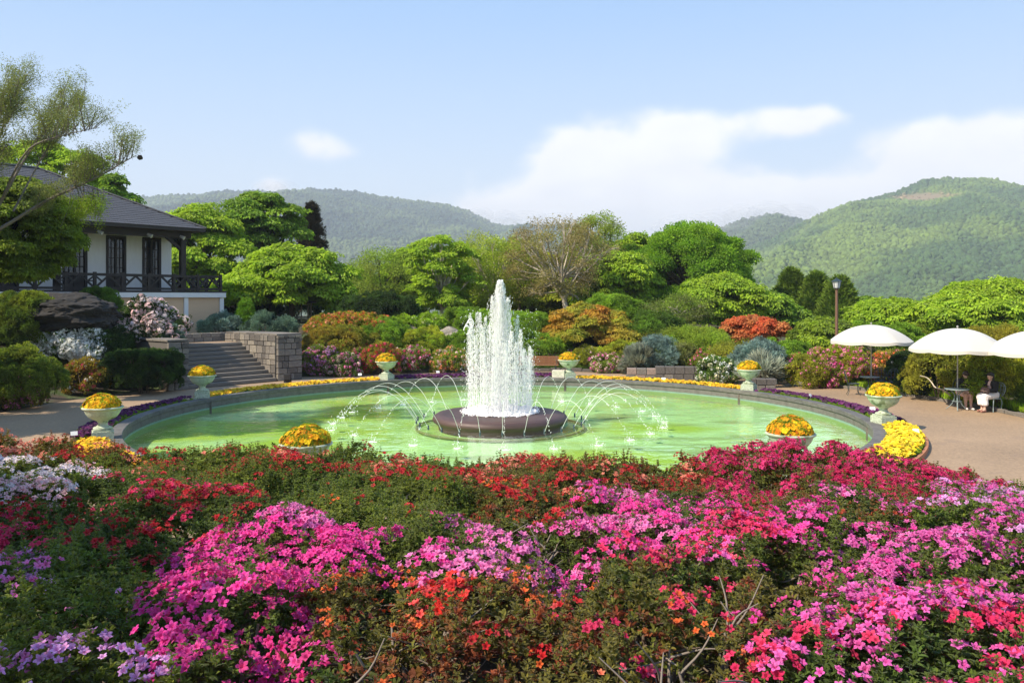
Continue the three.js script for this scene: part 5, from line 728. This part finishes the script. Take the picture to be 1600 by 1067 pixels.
function chair(label, p, turn, m, group) {                       // faces local +z
  const T = thing('garden_chair', label, 'chair', p, turn, group), seat = [new THREE.TorusGeometry(.215, .014, 8, 36).rotateX(Math.PI / 2).translate(0, .44, 0)], slots = [];
  for (let i = -4; i <= 4; i++) { const x = i * .045, h = Math.sqrt(Math.max(0, .21 * .21 - x * x)); seat.push(box(.022, .008, h * 2, x, .44, 0)); } for (const q of [.07, .14]) seat.push(new THREE.TorusGeometry(q, .007, 6, 28).rotateX(Math.PI / 2).translate(0, .446, 0));
  part('seat', seat, m, T);
  const back = [], ov = (t) => V(.215 * Math.sin(t), .70 - .245 * Math.cos(t), -.20 - .13 * (.5 - .5 * Math.cos(t))), loop = []; for (let i = 0; i <= 24; i++) loop.push(ov(i / 24 * 2 * Math.PI));
  back.push(tube(loop, .013, .013, 6, 60));
  for (let k = 1; k < 6; k++) { const u = k / 6, x = (u - .5) * .36, e = Math.acos(Math.min(1, Math.abs(x) / .215)), y0 = .70 - .245 * Math.sin(e), y1 = .70 + .245 * Math.sin(e), zz = (y) => -.20 - .13 * (y - .455) / .49; back.push(tube([V(x, y0, zz(y0)), V(x + .03 * (k % 2 ? 1 : -1), .7, zz(.7)), V(x, y1, zz(y1))], .008, .008, 5, 10)); }
  for (const y of [.58, .7, .82]) { const w = .215 * Math.sqrt(1 - ((y - .7) / .245) ** 2); back.push(tube([V(-w, y, -.20 - .13 * (y - .455) / .49), V(0, y + .03, -.20 - .13 * (y - .425) / .49), V(w, y, -.20 - .13 * (y - .455) / .49)], .008, .008, 5, 10)); }
  part('backrest', back, m, T);
  for (const [x, z] of [[-1, 1], [1, 1], [-1, -1], [1, -1]]) part('leg', tube([V(x * .15, .44, z * .15), V(x * .17, .3, z * .18), V(x * .15, .14, z * .17), V(x * .2, .008, z * .23)], .014, .011, 7, 14), m, T);
  return T;
}
const t1 = at(1362, 465, 31.9), t2 = at(1497, 465, 27.7); t1.y = t2.y = .006;
parasol('cream parasol nearest the lamp post, over the empty table', t1, 2.70, 2.10, .2);
parasol('cream parasol over the two seated women', t2, 2.72, 2.06, .5);
parasol('cream parasol cut off by the picture edge', at(1624, 465, 26).setY(.006), 2.72, 2.06, .1);
table('empty round iron table under the parasol nearest the lamp post', t1.clone().add(V(-.06, 0, .02)), 0, M.iron);
table('round iron table in front of the first woman', t2.clone().add(V(-.03, 0, .02)), .6, M.ironPale);
table('round iron table beside the picture edge, under the cut-off parasol', at(1630, 465, 25.8).setY(.006), .2, M.ironPale);
const CH = 'iron chairs at the empty table', place = (px, d) => at(px, 465, d).setY(.006);
chair('greenish iron chair alone on the stair side of the empty table', place(1334, 32), 1.3, M.iron, CH);
chair('dark blue iron chair hidden half behind the empty table', place(1378, 33.0), -.3, M.ironBlue, CH);
chair('dark blue iron chair in the middle of the back row', place(1394, 32.5), -.7, M.ironBlue, CH);
chair('dark blue iron chair at the end of the back row near the white-dotted shrub', place(1415, 31.7), -1.1, M.ironBlue, CH);

// ---------- the two seated women ----------
function sdfMesh(f, lo, size, cell) {                            // surface of a distance field on a cubic grid
  const n = Math.min(128, Math.ceil(size / cell)), mc = new MarchingCubes(n, M.black, false, false, 120000); mc.isolation = 0;
  const h = size / 2; for (let z = 0; z < n; z++) for (let y = 0; y < n; y++) for (let x = 0; x < n; x++) mc.field[x + y * n + z * n * n] = -f(lo.x + size * x / n, lo.y + size * y / n, lo.z + size * z / n);
  mc.update(); const c = mc.count, g = new THREE.BufferGeometry(), P = new Float32Array(c * 3), N = new Float32Array(c * 3);
  for (let i = 0; i < c; i++) { for (let k = 0; k < 3; k++) { P[i * 3 + k] = (mc.positionArray[i * 3 + k] + 1) * h + [lo.x, lo.y, lo.z][k]; N[i * 3 + k] = mc.normalArray[i * 3 + k]; } }
  g.setAttribute('position', new THREE.BufferAttribute(P, 3)); g.setAttribute('normal', new THREE.BufferAttribute(N, 3)); return g;
}
const cap = (px, py, pz, a, b, ra, rb) => { const bx = b.x - a.x, by = b.y - a.y, bz = b.z - a.z, ax = px - a.x, ay = py - a.y, az2 = pz - a.z, t = Math.min(1, Math.max(0, (ax * bx + ay * by + az2 * bz) / (bx * bx + by * by + bz * bz + 1e-9))); return Math.hypot(ax - bx * t, ay - by * t, az2 - bz * t) - lerp(ra, rb, t); };
const smin = (a, b, k) => { const h = Math.max(k - Math.abs(a - b), 0) / k; return Math.min(a, b) - h * h * k * .25; };
const field = (bones, k, inflate = 0) => (x, y, z) => { let d = 9; for (const [a, b, ra, rb, kk] of bones) d = smin(d, cap(x, y, z, a, b, ra + inflate, rb + inflate), kk ?? k); return d; };
function woman(label, p, turn, o) {                              // sits at the origin facing local +z, seat height .45
  const T = thing('person', label, 'person', p, turn), S = {}, skin = mat([.56, .36, .27], .6), lean = o.lean;
  S.hip = V(0, .54, 0); S.waist = V(0, .70, .01 + lean * .06); S.chest = V(0, .88, .02 + lean * .18); S.neck = V(0, 1.02, .02 + lean * .28); S.head = V(o.look * .03, 1.155 - lean * .03, .05 + lean * .42);
  const B = []; const add = (a, b, ra, rb, k) => B.push([a, b, ra, rb, k]);
  add(V(-.08, .55, 0), V(.08, .55, 0), .115, .115); add(S.hip, S.waist, .12, .105); add(S.waist, S.chest, .105, .12); add(V(-.1, .93, S.chest.z), V(.1, .93, S.chest.z), .075, .075); add(S.chest, S.neck, .09, .05); add(S.neck, V(S.head.x, S.head.y - .05, S.head.z - .01), .046, .046, .03);
  // head: skull, jaw, nose, brow, ears
  const f = V(o.look * .35, -o.down, 1).normalize(), sd = V(1, 0, 0).addScaledVector(f, -f.x).normalize(), u = f.clone().cross(sd).normalize(), hp = (a, b, c) => S.head.clone().addScaledVector(sd, a).addScaledVector(u, b).addScaledVector(f, c);
  const HB = [[hp(0, .035, -.015), hp(0, .02, .02), .082, .075], [hp(0, -.045, .03), hp(0, -.07, .052), .055, .035], [hp(0, .002, .088), hp(0, -.022, .105), .011, .014, .012], [hp(-.034, .022, .076), hp(.034, .022, .076), .016, .016, .02], [hp(-.078, -.01, 0), hp(-.08, .015, -.004), .016, .018, .01], [hp(.078, -.01, 0), hp(.08, .015, -.004), .016, .018, .01], [hp(-.018, -.052, .088), hp(.018, -.052, .088), .008, .008, .008]];
  for (const s of [-1, 1]) {
    const hip = V(s * .09, .54, .03), knee = V(s * (.085 + (o.spread ?? 0)), .50, .44), ank = V(s * (.07 + .02 * s) + (o.footx ?? 0), .085, .44 + (o.foot ?? .04) + (s > 0 ? .05 : 0)), toe = ank.clone().add(V(s * .02, -.045, .14));
    add(hip, knee, .085, .062); add(knee, knee.clone().lerp(ank, .35), .056, .054); add(knee.clone().lerp(ank, .35), ank, .054, .035); add(ank, toe, .038, .026, .03);
    S['ank' + s] = ank; S['toe' + s] = toe; S['knee' + s] = knee; S['hipj' + s] = hip;
    const sh = V(s * .175, .945, S.chest.z), el = V(s * (.235), .72, S.chest.z + .10), wr = o.hands[s > 0 ? 1 : 0];
    add(sh, el, .05, .04); add(el, wr, .039, .026); S['sh' + s] = sh; S['el' + s] = el; S['wr' + s] = wr;
  }
  const body = sdfMesh(field([...B, ...HB], .055), V(-.75, -.05, -.6), 1.45, .015);
  // hands: palm, four bent fingers of unequal length, thumb; each on a finer grid, joined into the body
  const hands = [-1, 1].map((s) => {
    const w = S['wr' + s], dir = w.clone().sub(S['el' + s]).normalize(), up = V(0, 1, 0).addScaledVector(dir, -dir.y).normalize(), si = dir.clone().cross(up).multiplyScalar(s), q = (a, b, c) => w.clone().addScaledVector(dir, a).addScaledVector(si, b).addScaledVector(up, c), H = [[w.clone().addScaledVector(dir, -.03), q(.03, 0, 0), .025, .026], [q(.02, -.018, 0), q(.075, -.024, 0), .016, .015], [q(.02, .014, 0), q(.075, .02, 0), .016, .014]];
    [[-.03, .062], [-.011, .072], [.009, .066], [.027, .05]].forEach(([b, l]) => { const k0 = q(.08, b, .002), k1 = q(.08 + l * .5, b * 1.08, -.008), k2 = q(.08 + l * .78, b * 1.1, -.03), k3 = q(.08 + l * .8, b * 1.1, -.05); H.push([k0, k1, .0092, .0086, .008], [k1, k2, .0086, .008, .006], [k2, k3, .008, .0068, .006]); });
    H.push([q(.02, -.03, -.004), q(.05, -.052, -.012), .012, .0105, .01], [q(.05, -.052, -.012), q(.08, -.055, -.022), .0105, .0085, .008]);
    return sdfMesh(field(H, .012), w.clone().addScalar(-.17), .34, .0042);
  });
  part('body', mergeGeometries([body, ...hands]), skin, T);
  const eye = (s) => new THREE.SphereGeometry(.0085, 10, 8).translate(...hp(s * .032, .0, .081).toArray());
  for (const s of [-1, 1]) part('eye', eye(s), M.black, T); part('lips', new THREE.SphereGeometry(.012, 12, 8).scale(1.6, .5, .6).translate(...hp(0, -.052, .092).toArray()), mat([.45, .12, .11], .5), T);
  // hair: cap with fringe falling to the shoulders
  const hb = [[hp(0, .055, -.03), hp(0, .05, .01), .088, .082], [hp(-.062, .02, -.035), hp(-.072, -.15, -.03), .045, .03], [hp(.062, .02, -.035), hp(.072, -.15, -.03), .045, .03], [hp(0, .03, -.06), hp(0, -.16, -.075), .06, .045], [hp(-.05, .075, .05), hp(.05, .075, .05), .034, .034]];
  const hf = field(hb, .04); part('hair', sdfMesh((x, y, z) => Math.max(hf(x, y, z) + .006 * (n3(x * 90, y * 14, z * 90) - .5), .012 - ((x - S.head.x) * f.x + (y - S.head.y) * f.y + (z - S.head.z) * f.z > .045 && ((x - S.head.x) * u.x + (y - S.head.y) * u.y + (z - S.head.z) * u.z) < .035 ? -1 : 1)), V(S.head.x - .2, S.head.y - .26, S.head.z - .22), .44, .0075), mat(o.hair, .45), T);
  // clothes: closed shells a little larger than the limbs they cover
  const shell = (name, bones, inf, cut, col, rough = .85, wrinkle = .006) => { const q = field(bones, .05, inf); part(name, sdfMesh((x, y, z) => Math.max(q(x, y, z) + wrinkle * (fbm(x * 22, y * 16, z * 22, 2) - .5) * 2, cut(x, y, z)), V(-.75, -.05, -.6), 1.45, .0165), mat(col, rough), T); };
  const torso = B.slice(0, 5), arms = [-1, 1].flatMap((s) => [[S['sh' + s], S['el' + s], .052, .043], [S['el' + s], S['el' + s].clone().lerp(S['wr' + s], o.sleeve), .043, .036]]);
  shell('top', torso, .012, (x, y, z) => Math.max(y - 1.005, .5 - y), o.top);
  shell('jacket', [...torso, ...arms], .024, (x, y, z) => Math.max(y - 1.02, .52 - y, (Math.abs(x) < .055 + .05 * Math.max(0, .9 - y) && z > S.chest.z - .02 && y > .5) ? .03 : -1), o.jacket);
  const legs = [-1, 1].flatMap((s) => [[S['hipj' + s], S['knee' + s], .10, .085], ...(o.long ? [[S['knee' + s], S['knee' + s].clone().lerp(S['ank' + s], o.long), .085, .10]] : [])]);
  shell('skirt', [[V(-.08, .56, 0), V(.08, .56, 0), .125, .125], [V(0, .55, .05), V(0, .50, .42), .10, .09], ...legs], .014, (x, y, z) => Math.max(y - .68, o.long ? .22 - y : z - .43), o.skirt, .9, .012);
  for (const s of [-1, 1]) part('shoe', sdfMesh((x, y, z) => Math.max(cap(x, y, z, S['ank' + s].clone().add(V(0, -.04, -.02)), S['toe' + s].clone().add(V(0, -.002, .02)), .04, .034), .004 - y), S['ank' + s].clone().add(V(-.15, -.13, -.12)), .34, .008), mat(o.shoe, .5), T);
  return T;
}
const w1 = place(1505, 28.25), w2 = place(1552, 27.35);
woman('woman in black jacket and pale pink skirt bowed over her hands behind the table', w1, -.12, { lean: .55, look: -.15, down: .75, hands: [V(-.08, .80, .33), V(.07, .80, .34)], sleeve: .72, hair: [.028, .012, .009], top: [.10, .05, .05], jacket: [.012, .013, .018], skirt: [.72, .50, .46], shoe: [.70, .66, .62], foot: .0, footx: -.02 });
woman('woman in black cardigan and long white skirt sitting sideways on a pale iron chair', w2, -1.25, { lean: .12, look: .1, down: .05, hands: [V(-.10, .72, .30), V(.10, .70, .31)], sleeve: .62, hair: [.012, .010, .010], top: [.60, .42, .40], jacket: [.011, .011, .015], skirt: [.80, .74, .72], shoe: [.32, .14, .10], foot: -.05, long: .5 });
chair('greenish iron chair under the woman bowed over the table', w1.clone().add(V(.02, 0, -.02)), -.12, M.iron);
chair('pale iron chair under the woman in the long white skirt', w2.clone().add(V(.02, 0, .0)), -1.25, M.ironPale);
{ const q = V(0, 0, 0), T = thing('handbag', 'brown handbag lying on the lap of the woman in white skirt', 'handbag', w2.clone().add(V(-.30, .60, .1)), -1.25); part('bag_body', new RoundedBoxGeometry(.3, .2, .11, 3, .035).rotateX(-.5).translate(0, .1, 0), mat([.16, .09, .075], .6), T); part('handle', new THREE.TorusGeometry(.08, .009, 6, 20, Math.PI).rotateX(-.5).translate(0, .19, -.05), mat([.12, .06, .05], .6), T); }
{ const T = thing('phone', 'dark phone held by the woman bowed over the table', 'phone', w1.clone().add(V(-.07, .83, .43)), -.12); part('phone_case', new RoundedBoxGeometry(.07, .012, .13, 2, .005).rotateX(.5), M.black, T); }

// ---------- the azalea bank in front ----------
{
  const top = (x, d) => { const px = 800 + F * x / d; return lerp(2.47, 1.86, sm(1.5, 10.5, d)) - .56 * sm(1290, 1600, px) * sm(5.5, 10.5, d) + .09 * sm(6, 10, d) * sm(190, 60, Math.abs(px - 660)) - .16 * sm(5.5, 9, d) * sm(160, 0, Math.abs(px - 1040)) + .10 * sm(7, 10, d) * sm(150, 0, Math.abs(px - 1225)); };
  const toPx = (x, y, d) => [800 + F * x / d, YH + F * (EYE - y) / d];
  const project = (px, py) => { let d = 5; for (let i = 0; i < 30; i++) d = lerp(d, (EYE - top((px - 800) / F * d, d)) * F / (py - YH), .6); return V((px - 800) / F * d, top((px - 800) / F * d, d), -d); };
  const g0 = [[.075, .125, .016], [.13, .165, .018]], g1 = [[.10, .155, .016], [.17, .20, .018]], g2 = [[.11, .135, .016], [.17, .145, .02]];
  // [label, centre and half size in the photograph, leaf colours, blossom colours, share in flower, grain of the patches]
  const list = [
    ['glowing magenta-pink azalea, the fullest in flower on the bank', 440, 915, 170, 78, g0, ['hotpink', 'hotpink', 'pinklight'], .92],
    ['pink azalea spilling down at the bottom edge below the fullest one', 350, 1010, 130, 70, g0, ['hotpink', 'rose'], .72],
    ['lilac azalea in the bottom corner with large pale flowers', 90, 985, 150, 110, g1, ['lilac', 'lilac', 'pinklight'], .40],
    ['sparse red and pink azalea in the shaded middle of the bank', 215, 825, 190, 62, g0, ['rosered', 'rosered', 'red'], .34],
    ['white azalea at the shaded edge of the bank', 60, 762, 110, 34, g1, ['white', 'white', 'palepink'], .62],
    ['low azalea with dull red flowers nearest the shaded path', 90, 708, 170, 30, g2, ['red', 'rust', 'salmon'], .45],
    ['green azalea hedge with brownish red flowers before the pool', 430, 735, 260, 42, g1, ['rust', 'rust', 'red', 'salmon'], .20],
    ['green azalea with almost no flowers behind the fullest magenta one', 600, 800, 190, 56, g1, ['rust', 'red', 'orange'], .10],
    ['dark-stemmed azalea opening on bare branches in the middle', 780, 815, 110, 60, g2, ['rust', 'red', 'orange'], .18],
    ['red-tinged azalea along the pool edge of the bank', 900, 752, 190, 34, g2, ['rust', 'rust', 'red', 'salmon'], .34],
    ['pink azalea trail running between bare branches and orange flowers', 700, 905, 150, 52, g0, ['hotpink', 'pinklight'], .62],
    ['broad pink azalea below the olive gap', 985, 835, 150, 66, g0, ['pinklight', 'hotpink', 'orchid'], .74],
    ['deep pink azalea crowded with red-pink flowers', 1080, 885, 130, 60, g0, ['hotpink', 'rosered', 'orchid'], .78],
    ['crimson azalea mound next to the amber urn', 1310, 732, 215, 52, g2, ['crimson', 'crimson', 'crimsonpink'], .98],
    ['olive and rust azalea below the crimson mound', 1330, 800, 170, 30, g2, ['rust', 'crimson'], .30],
    ['pink azalea field below the rust-coloured strip', 1310, 850, 170, 52, g0, ['orchid', 'hotpink', 'pinklight'], .70],
    ['lilac-pink azalea against the sunny path', 1530, 815, 120, 50, g1, ['lilac', 'orchid', 'lilac'], .42],
    ['pink azalea thinning out at the picture edge', 1500, 915, 140, 66, g0, ['orchid', 'hotpink'], .50],
    ['orange and red azalea with withering flowers at the bottom', 780, 1010, 180, 66, g2, ['orange', 'red', 'scarlet', 'orange', 'rust'], .56],
    ['scarlet and orange azalea around the dark hollow', 1010, 990, 140, 80, g2, ['scarlet', 'orange', 'rosered', 'orange'], .54],
    ['rose-red azalea in the bottom corner by the path side', 1420, 1010, 220, 80, g0, ['rosered', 'orchid', 'rosered'], .42],
    ['green and orange azalea with withered blooms below the fullest one', 560, 995, 110, 66, g2, ['orange', 'rust', 'orange'], .48],
    ['half-bare azalea between deep pink and rose-red ones', 1210, 950, 100, 62, g2, ['hotpink', 'rosered', 'orange'], .38],
  ];
  const BC = { hotpink: [.80, .055, .36], pinklight: [.80, .22, .52], rose: [.72, .04, .25], rosered: [.72, .03, .13], red: [.50, .015, .02], scarlet: [.80, .035, .02], orange: [.72, .16, .035], rust: [.34, .06, .025], salmon: [.80, .30, .18], white: [.85, .85, .82], palepink: [.85, .60, .58], lilac: [.70, .36, .68], orchid: [.74, .13, .46], crimson: [.54, .008, .09], crimsonpink: [.66, .035, .19] };
  const holes = [[742, 838, 46, 34], [1075, 1045, 70, 40], [150, 1075, 90, 30], [640, 1020, 40, 26], [1225, 905, 34, 30], [470, 985, 30, 20], [1490, 845, 46, 24], [280, 840, 30, 20]];
  const R = rng(2024), fam = [];
  const hedge = list.map(([label, cx, cy, rx, ry, lf, fl, cover], i) => { const p = project(cx, cy), T = thing('azalea_bush', label, 'azalea', V(p.x, ground(p.x, p.z), p.z), 0, 'azaleas of the bank in front of the pool'); return { T, cx, cy, rx, ry, lf, fl, cover, A: [new Inst(), new Inst(), new Inst()], B: [new Inst(), new Inst(), new Inst()], one: [], stems: [], i }; });
  const owner = (px, py, j = 0) => { let best = hedge[0], bd = 1e9; for (const h of hedge) { const q = Math.hypot((px - h.cx) / h.rx, (py - h.cy) / h.ry); if (q < bd) { bd = q; best = h; } } return [best, bd]; };
  const N = 120000, wy = V(0, 1, 0);
  const lump = (x, d) => (fbm(x * 2.3, 5, d * 2.3, 3) - .5) * .34 + (fbm(x * 6.5, 6, d * 6.5, 2) - .5) * .16 - .26 * sm(.47, .30, fbm(x * 3.4, 14, d * 3.4, 2));
  const surface = (x, d) => {                                    // owner, height and outward direction of the mass at a place
    const y0 = top(x, d), [px, py] = toPx(x, y0, d), wx = 34 * (fbm(x * 1.1, 2, d * 1.1, 3) - .5) * 10 / d, wv = 22 * (fbm(x * 1.1, 8, d * 1.1, 3) - .5) * 10 / d; const [h, q] = owner(px + wx * 2, py + wv * 2);
    return [h, y0 + .09 * (1 - Math.min(1.6, q * q)) + lump(x, d), q, px, py];
  };
  let made = 0;
  for (let i = 0; i < N * 4 && made < N; i++) {
    const d = 1.55 + 10.2 * R(), x = (R() * 2 - 1) * 8.8; if (Math.abs(x) > .70 * d + .55) continue;
    const rr = Math.hypot(x - CX, -d - CZ), edge = rr - (16.15 + .5 * (fbm(x * .8, 1, d * .8, 2) - .5)); if (edge < 0) continue;
    const [h, y1, q, px, py] = surface(x, d); if (d > 8 && px > 1590 && py < 760) continue;
    let y = y1 - .55 * Math.pow(1 - Math.min(1, edge / .55), 2), depth = R() * R() * .34;
    let hole = 0; for (const [hx, hy, a, b] of holes) { const e = Math.hypot((px - hx) / a, (py - hy) / b) + .5 * (fbm(x * 5, 3, d * 5, 2) - .5); hole = Math.max(hole, sm(1.15, .7, e)); }
    if (hole > 0 && R() < hole * .9) { if (R() < .55) continue; depth += .25 + .3 * R(); }
    made++;
    const e = .10, l0 = lump(x, d), gx = (lump(x + e, d) - l0) / e, gd = (lump(x, d + e) - l0) / e + .06, nn = V(-gx, 1, gd).normalize(); if (edge < .5) nn.add(V(x - CX, 0, -d - CZ).normalize().multiplyScalar(-1.2 * (1 - edge / .5))).normalize();
    const p = V(x, y, -d).addScaledVector(nn, -depth).sub(h.T.position), s = (.054 + .026 * R()), tl = fbm(x * 1.7, 12, d * 1.7, 3);
    const up = nn.clone().multiplyScalar(.6).add(V((R() - .5) * .9, .6, (R() - .5) * .9)).normalize();
    const tone = mixc(h.lf[0], h.lf[1], sm(.35, .65, tl) * .75 + .25 * R(), (.62 + .75 * R()));
    if (h.lf === g2 && fbm(x * 5, 40, d * 5, 2) > .52 && R() < .5) for (let c = 0; c < 3; c++) tone[c] = [.26, .075, .022][c] * (.7 + .6 * R());
    if (depth < .03 && R() < .22 && !hole) { const q2 = p.clone().addScaledVector(nn, .02); for (let k = 0; k < 3; k++) { q2.add(V((R() - .5) * .02, .028, (R() - .5) * .02)); h.A[k].add(q2.clone(), V((R() - .5) * .3, 1, (R() - .5) * .3).normalize(), s * (1.0 - .18 * k), mixc(tone, h.lf[1], .5), R() * 6.28); } }
    h.A[made % 3].add(p, up, s * 1.12, tone, R() * 6.28);
  }
  // trusses of blossom
  for (let i = 0; i < 27000; i++) {
    const d = 1.55 + 10.2 * R(), x = (R() * 2 - 1) * (.70 * 11.75 + .55); if (Math.abs(x) > .70 * d + .55) { continue; }
    const edge = Math.hypot(x - CX, -d - CZ) - (16.15 + .5 * (fbm(x * .8, 1, d * .8, 2) - .5)); if (edge < 0) continue;
    const [h, y1, q, px, py] = surface(x, d); if (d > 8 && px > 1590 && py < 760) continue;
    let hole = 0; for (const [hx, hy, a, b] of holes) hole = Math.max(hole, sm(1.1, .7, Math.hypot((px - hx) / a, (py - hy) / b))); if (R() < hole) continue;
    const patch = sm(.30, .70, fbm(x * 1.5 + h.i * 9, 20, d * 1.5, 2) * .55 + fbm(x * 4.5, 21, d * 4.5, 2) * .45), c = h.cover * .97 * (1 - .25 * sm(.9, 1.6, q));
    if (R() > .10 * sm(0, .3, c) + sm(1 - c - .10, 1 - c + .12, patch)) continue;
    const y = y1 - .55 * Math.pow(1 - Math.min(1, edge / .55), 2), e = .10, l0 = lump(x, d), nn = V(-(lump(x + e, d) - l0) / e, 1.1, (lump(x, d + e) - l0) / e + .06).normalize(), p = V(x, y, -d).sub(h.T.position);
    const hue = Math.min(.999, Math.max(0, (fbm(x * 1.6 + h.i * 5, 33, d * 1.6, 2) - .3) * 2.5)), col = BC[h.fl[Math.floor((hue * .6 + R() * .4) * .999 * h.fl.length)]], fade = col === BC.rust || col === BC.orange, n = fade ? 2 + Math.floor(4 * R()) : 5 + Math.floor(R() * 7), tr = .03 + .055 * Math.sqrt(n / 9), tk = .82 + .3 * R();
    for (let k = 0; k < n; k++) {
      const a = R() * 6.28, r2 = Math.sqrt(R()), o2 = V(Math.cos(a) * r2 * tr, .02 + .045 * (1 - r2 * r2) + .02 * R(), Math.sin(a) * r2 * tr), dir = V(Math.cos(a) * r2, .75, Math.sin(a) * r2).addScaledVector(nn, .5).add(V((R() - .5) * .7, -.1 + .3 * R(), (R() - .5) * .7 + .25)).normalize(), pp = p.clone().add(o2), sz = (fade ? .032 : .043) * (.7 + .5 * R());
      if (d < 4.4 && fam.length < 900 && h.one.length < 100 && R() < .5) { h.one.push(1); fam.push([h, pp, dir, sz, col, Math.floor(R() * 3), R()]); }
      else h.B[Math.floor(R() * 3)].add(pp, dir, sz, mixc(col, [1, 1, 1], fade ? 0 : .07 * R() * R(), tk * (.82 + .3 * R())), R() * 6.28);
    }
  }
  // single blossoms of the nearest plants, each its own mesh
  const pm = new Map(), shade = (col, t) => { const k = BC && Object.keys(BC).find((n) => BC[n] === col) + Math.floor(t * 3); if (!pm.has(k)) { const m = petal.clone(); m.color.setRGB(...mixc(col, [1, 1, 1], .04 * Math.floor(t * 3), .8 + .18 * Math.floor(t * 3))); pm.set(k, m); } return pm.get(k); };
  for (const [h, p, dir, s, col, v, t] of fam) { const b = part('blossom', G.blossom[v], shade(col, t), h.T); b.position.copy(p); b.quaternion.setFromUnitVectors(wy, dir).multiply(new THREE.Quaternion().setFromAxisAngle(wy, t * 40)); b.scale.setScalar(s); }
  for (const h of hedge) {
    h.A.forEach((a, k) => a.build('foliage', G.whorl[k], leaf, h.T)); h.B.forEach((b, k) => b.build('blossoms', G.blossom[k], petal, h.T));
    // stems and bare twigs
    const near = -h.T.position.z, w = h.rx / F * near, st = [];
    for (let i = 0; i < 16; i++) { const a = R() * 6.28, q = Math.sqrt(R()), x = h.T.position.x + w * q * Math.cos(a), d = Math.max(1.6, near + Math.min(1.4, w) * q * Math.sin(a)), gy = ground(x, -d), yt = surface(x, d)[1] - .06 - .1 * R(), b = V(x - w * .25 * Math.cos(a), gy - .1, -d).sub(h.T.position), t = V(x, yt, -d).sub(h.T.position), m = b.clone().lerp(t, .55).add(V((R() - .5) * .16, 0, (R() - .5) * .16)); st.push(tube([b, m, t], .017, .006, 6, 8));
      for (let k = 0; k < 5; k++) { const s0 = m.clone().lerp(t, R()), e = s0.clone().add(V((R() - .5) * .42, -.04 + .12 * R(), (R() - .5) * .42)); st.push(tube([s0, s0.clone().lerp(e, .5).add(V((R() - .5) * .06, (R() - .5) * .05, 0)), e], .006, .0022, 4, 5)); } }
    part('stems', st, M.twig, h.T);
  }
  // thicker bare branches where the bushes open
  for (const [i, [px, py, n]] of [[742, 838, 12], [1075, 1040, 9], [640, 1020, 6], [1225, 905, 6]].entries()) { const p = project(px, py), h = owner(px, py)[0], st = [], dd = -p.z; for (let k = 0; k < n; k++) { const b = V(p.x + (R() - .5) * .5 * dd / 5, p.y - .95, p.z + (R() - .5) * .4), t = V(p.x + (R() - .5) * 1.0 * dd / 5, p.y + .04 - .1 * R(), p.z + (R() - .5) * .7); const m = b.clone().lerp(t, .5).add(V((R() - .5) * .2, 0, (R() - .5) * .2)); st.push(tube([b, m, t].map((q) => q.clone().sub(h.T.position)), .016 + .008 * R(), .005, 6, 10)); for (let j = 0; j < 6; j++) { const s0 = m.clone().lerp(t, R()), e = s0.clone().add(V((R() - .5) * .5, (R() - .2) * .28, (R() - .5) * .4)); st.push(tube([s0, s0.clone().lerp(e, .5).add(V((R() - .5) * .07, (R() - .5) * .06, 0)), e].map((q) => q.clone().sub(h.T.position)), .006, .002, 4, 6)); } } part('bare_branches', st, mat([.20, .165, .13], .95), h.T); }
}
renderer.render(scene, camera);
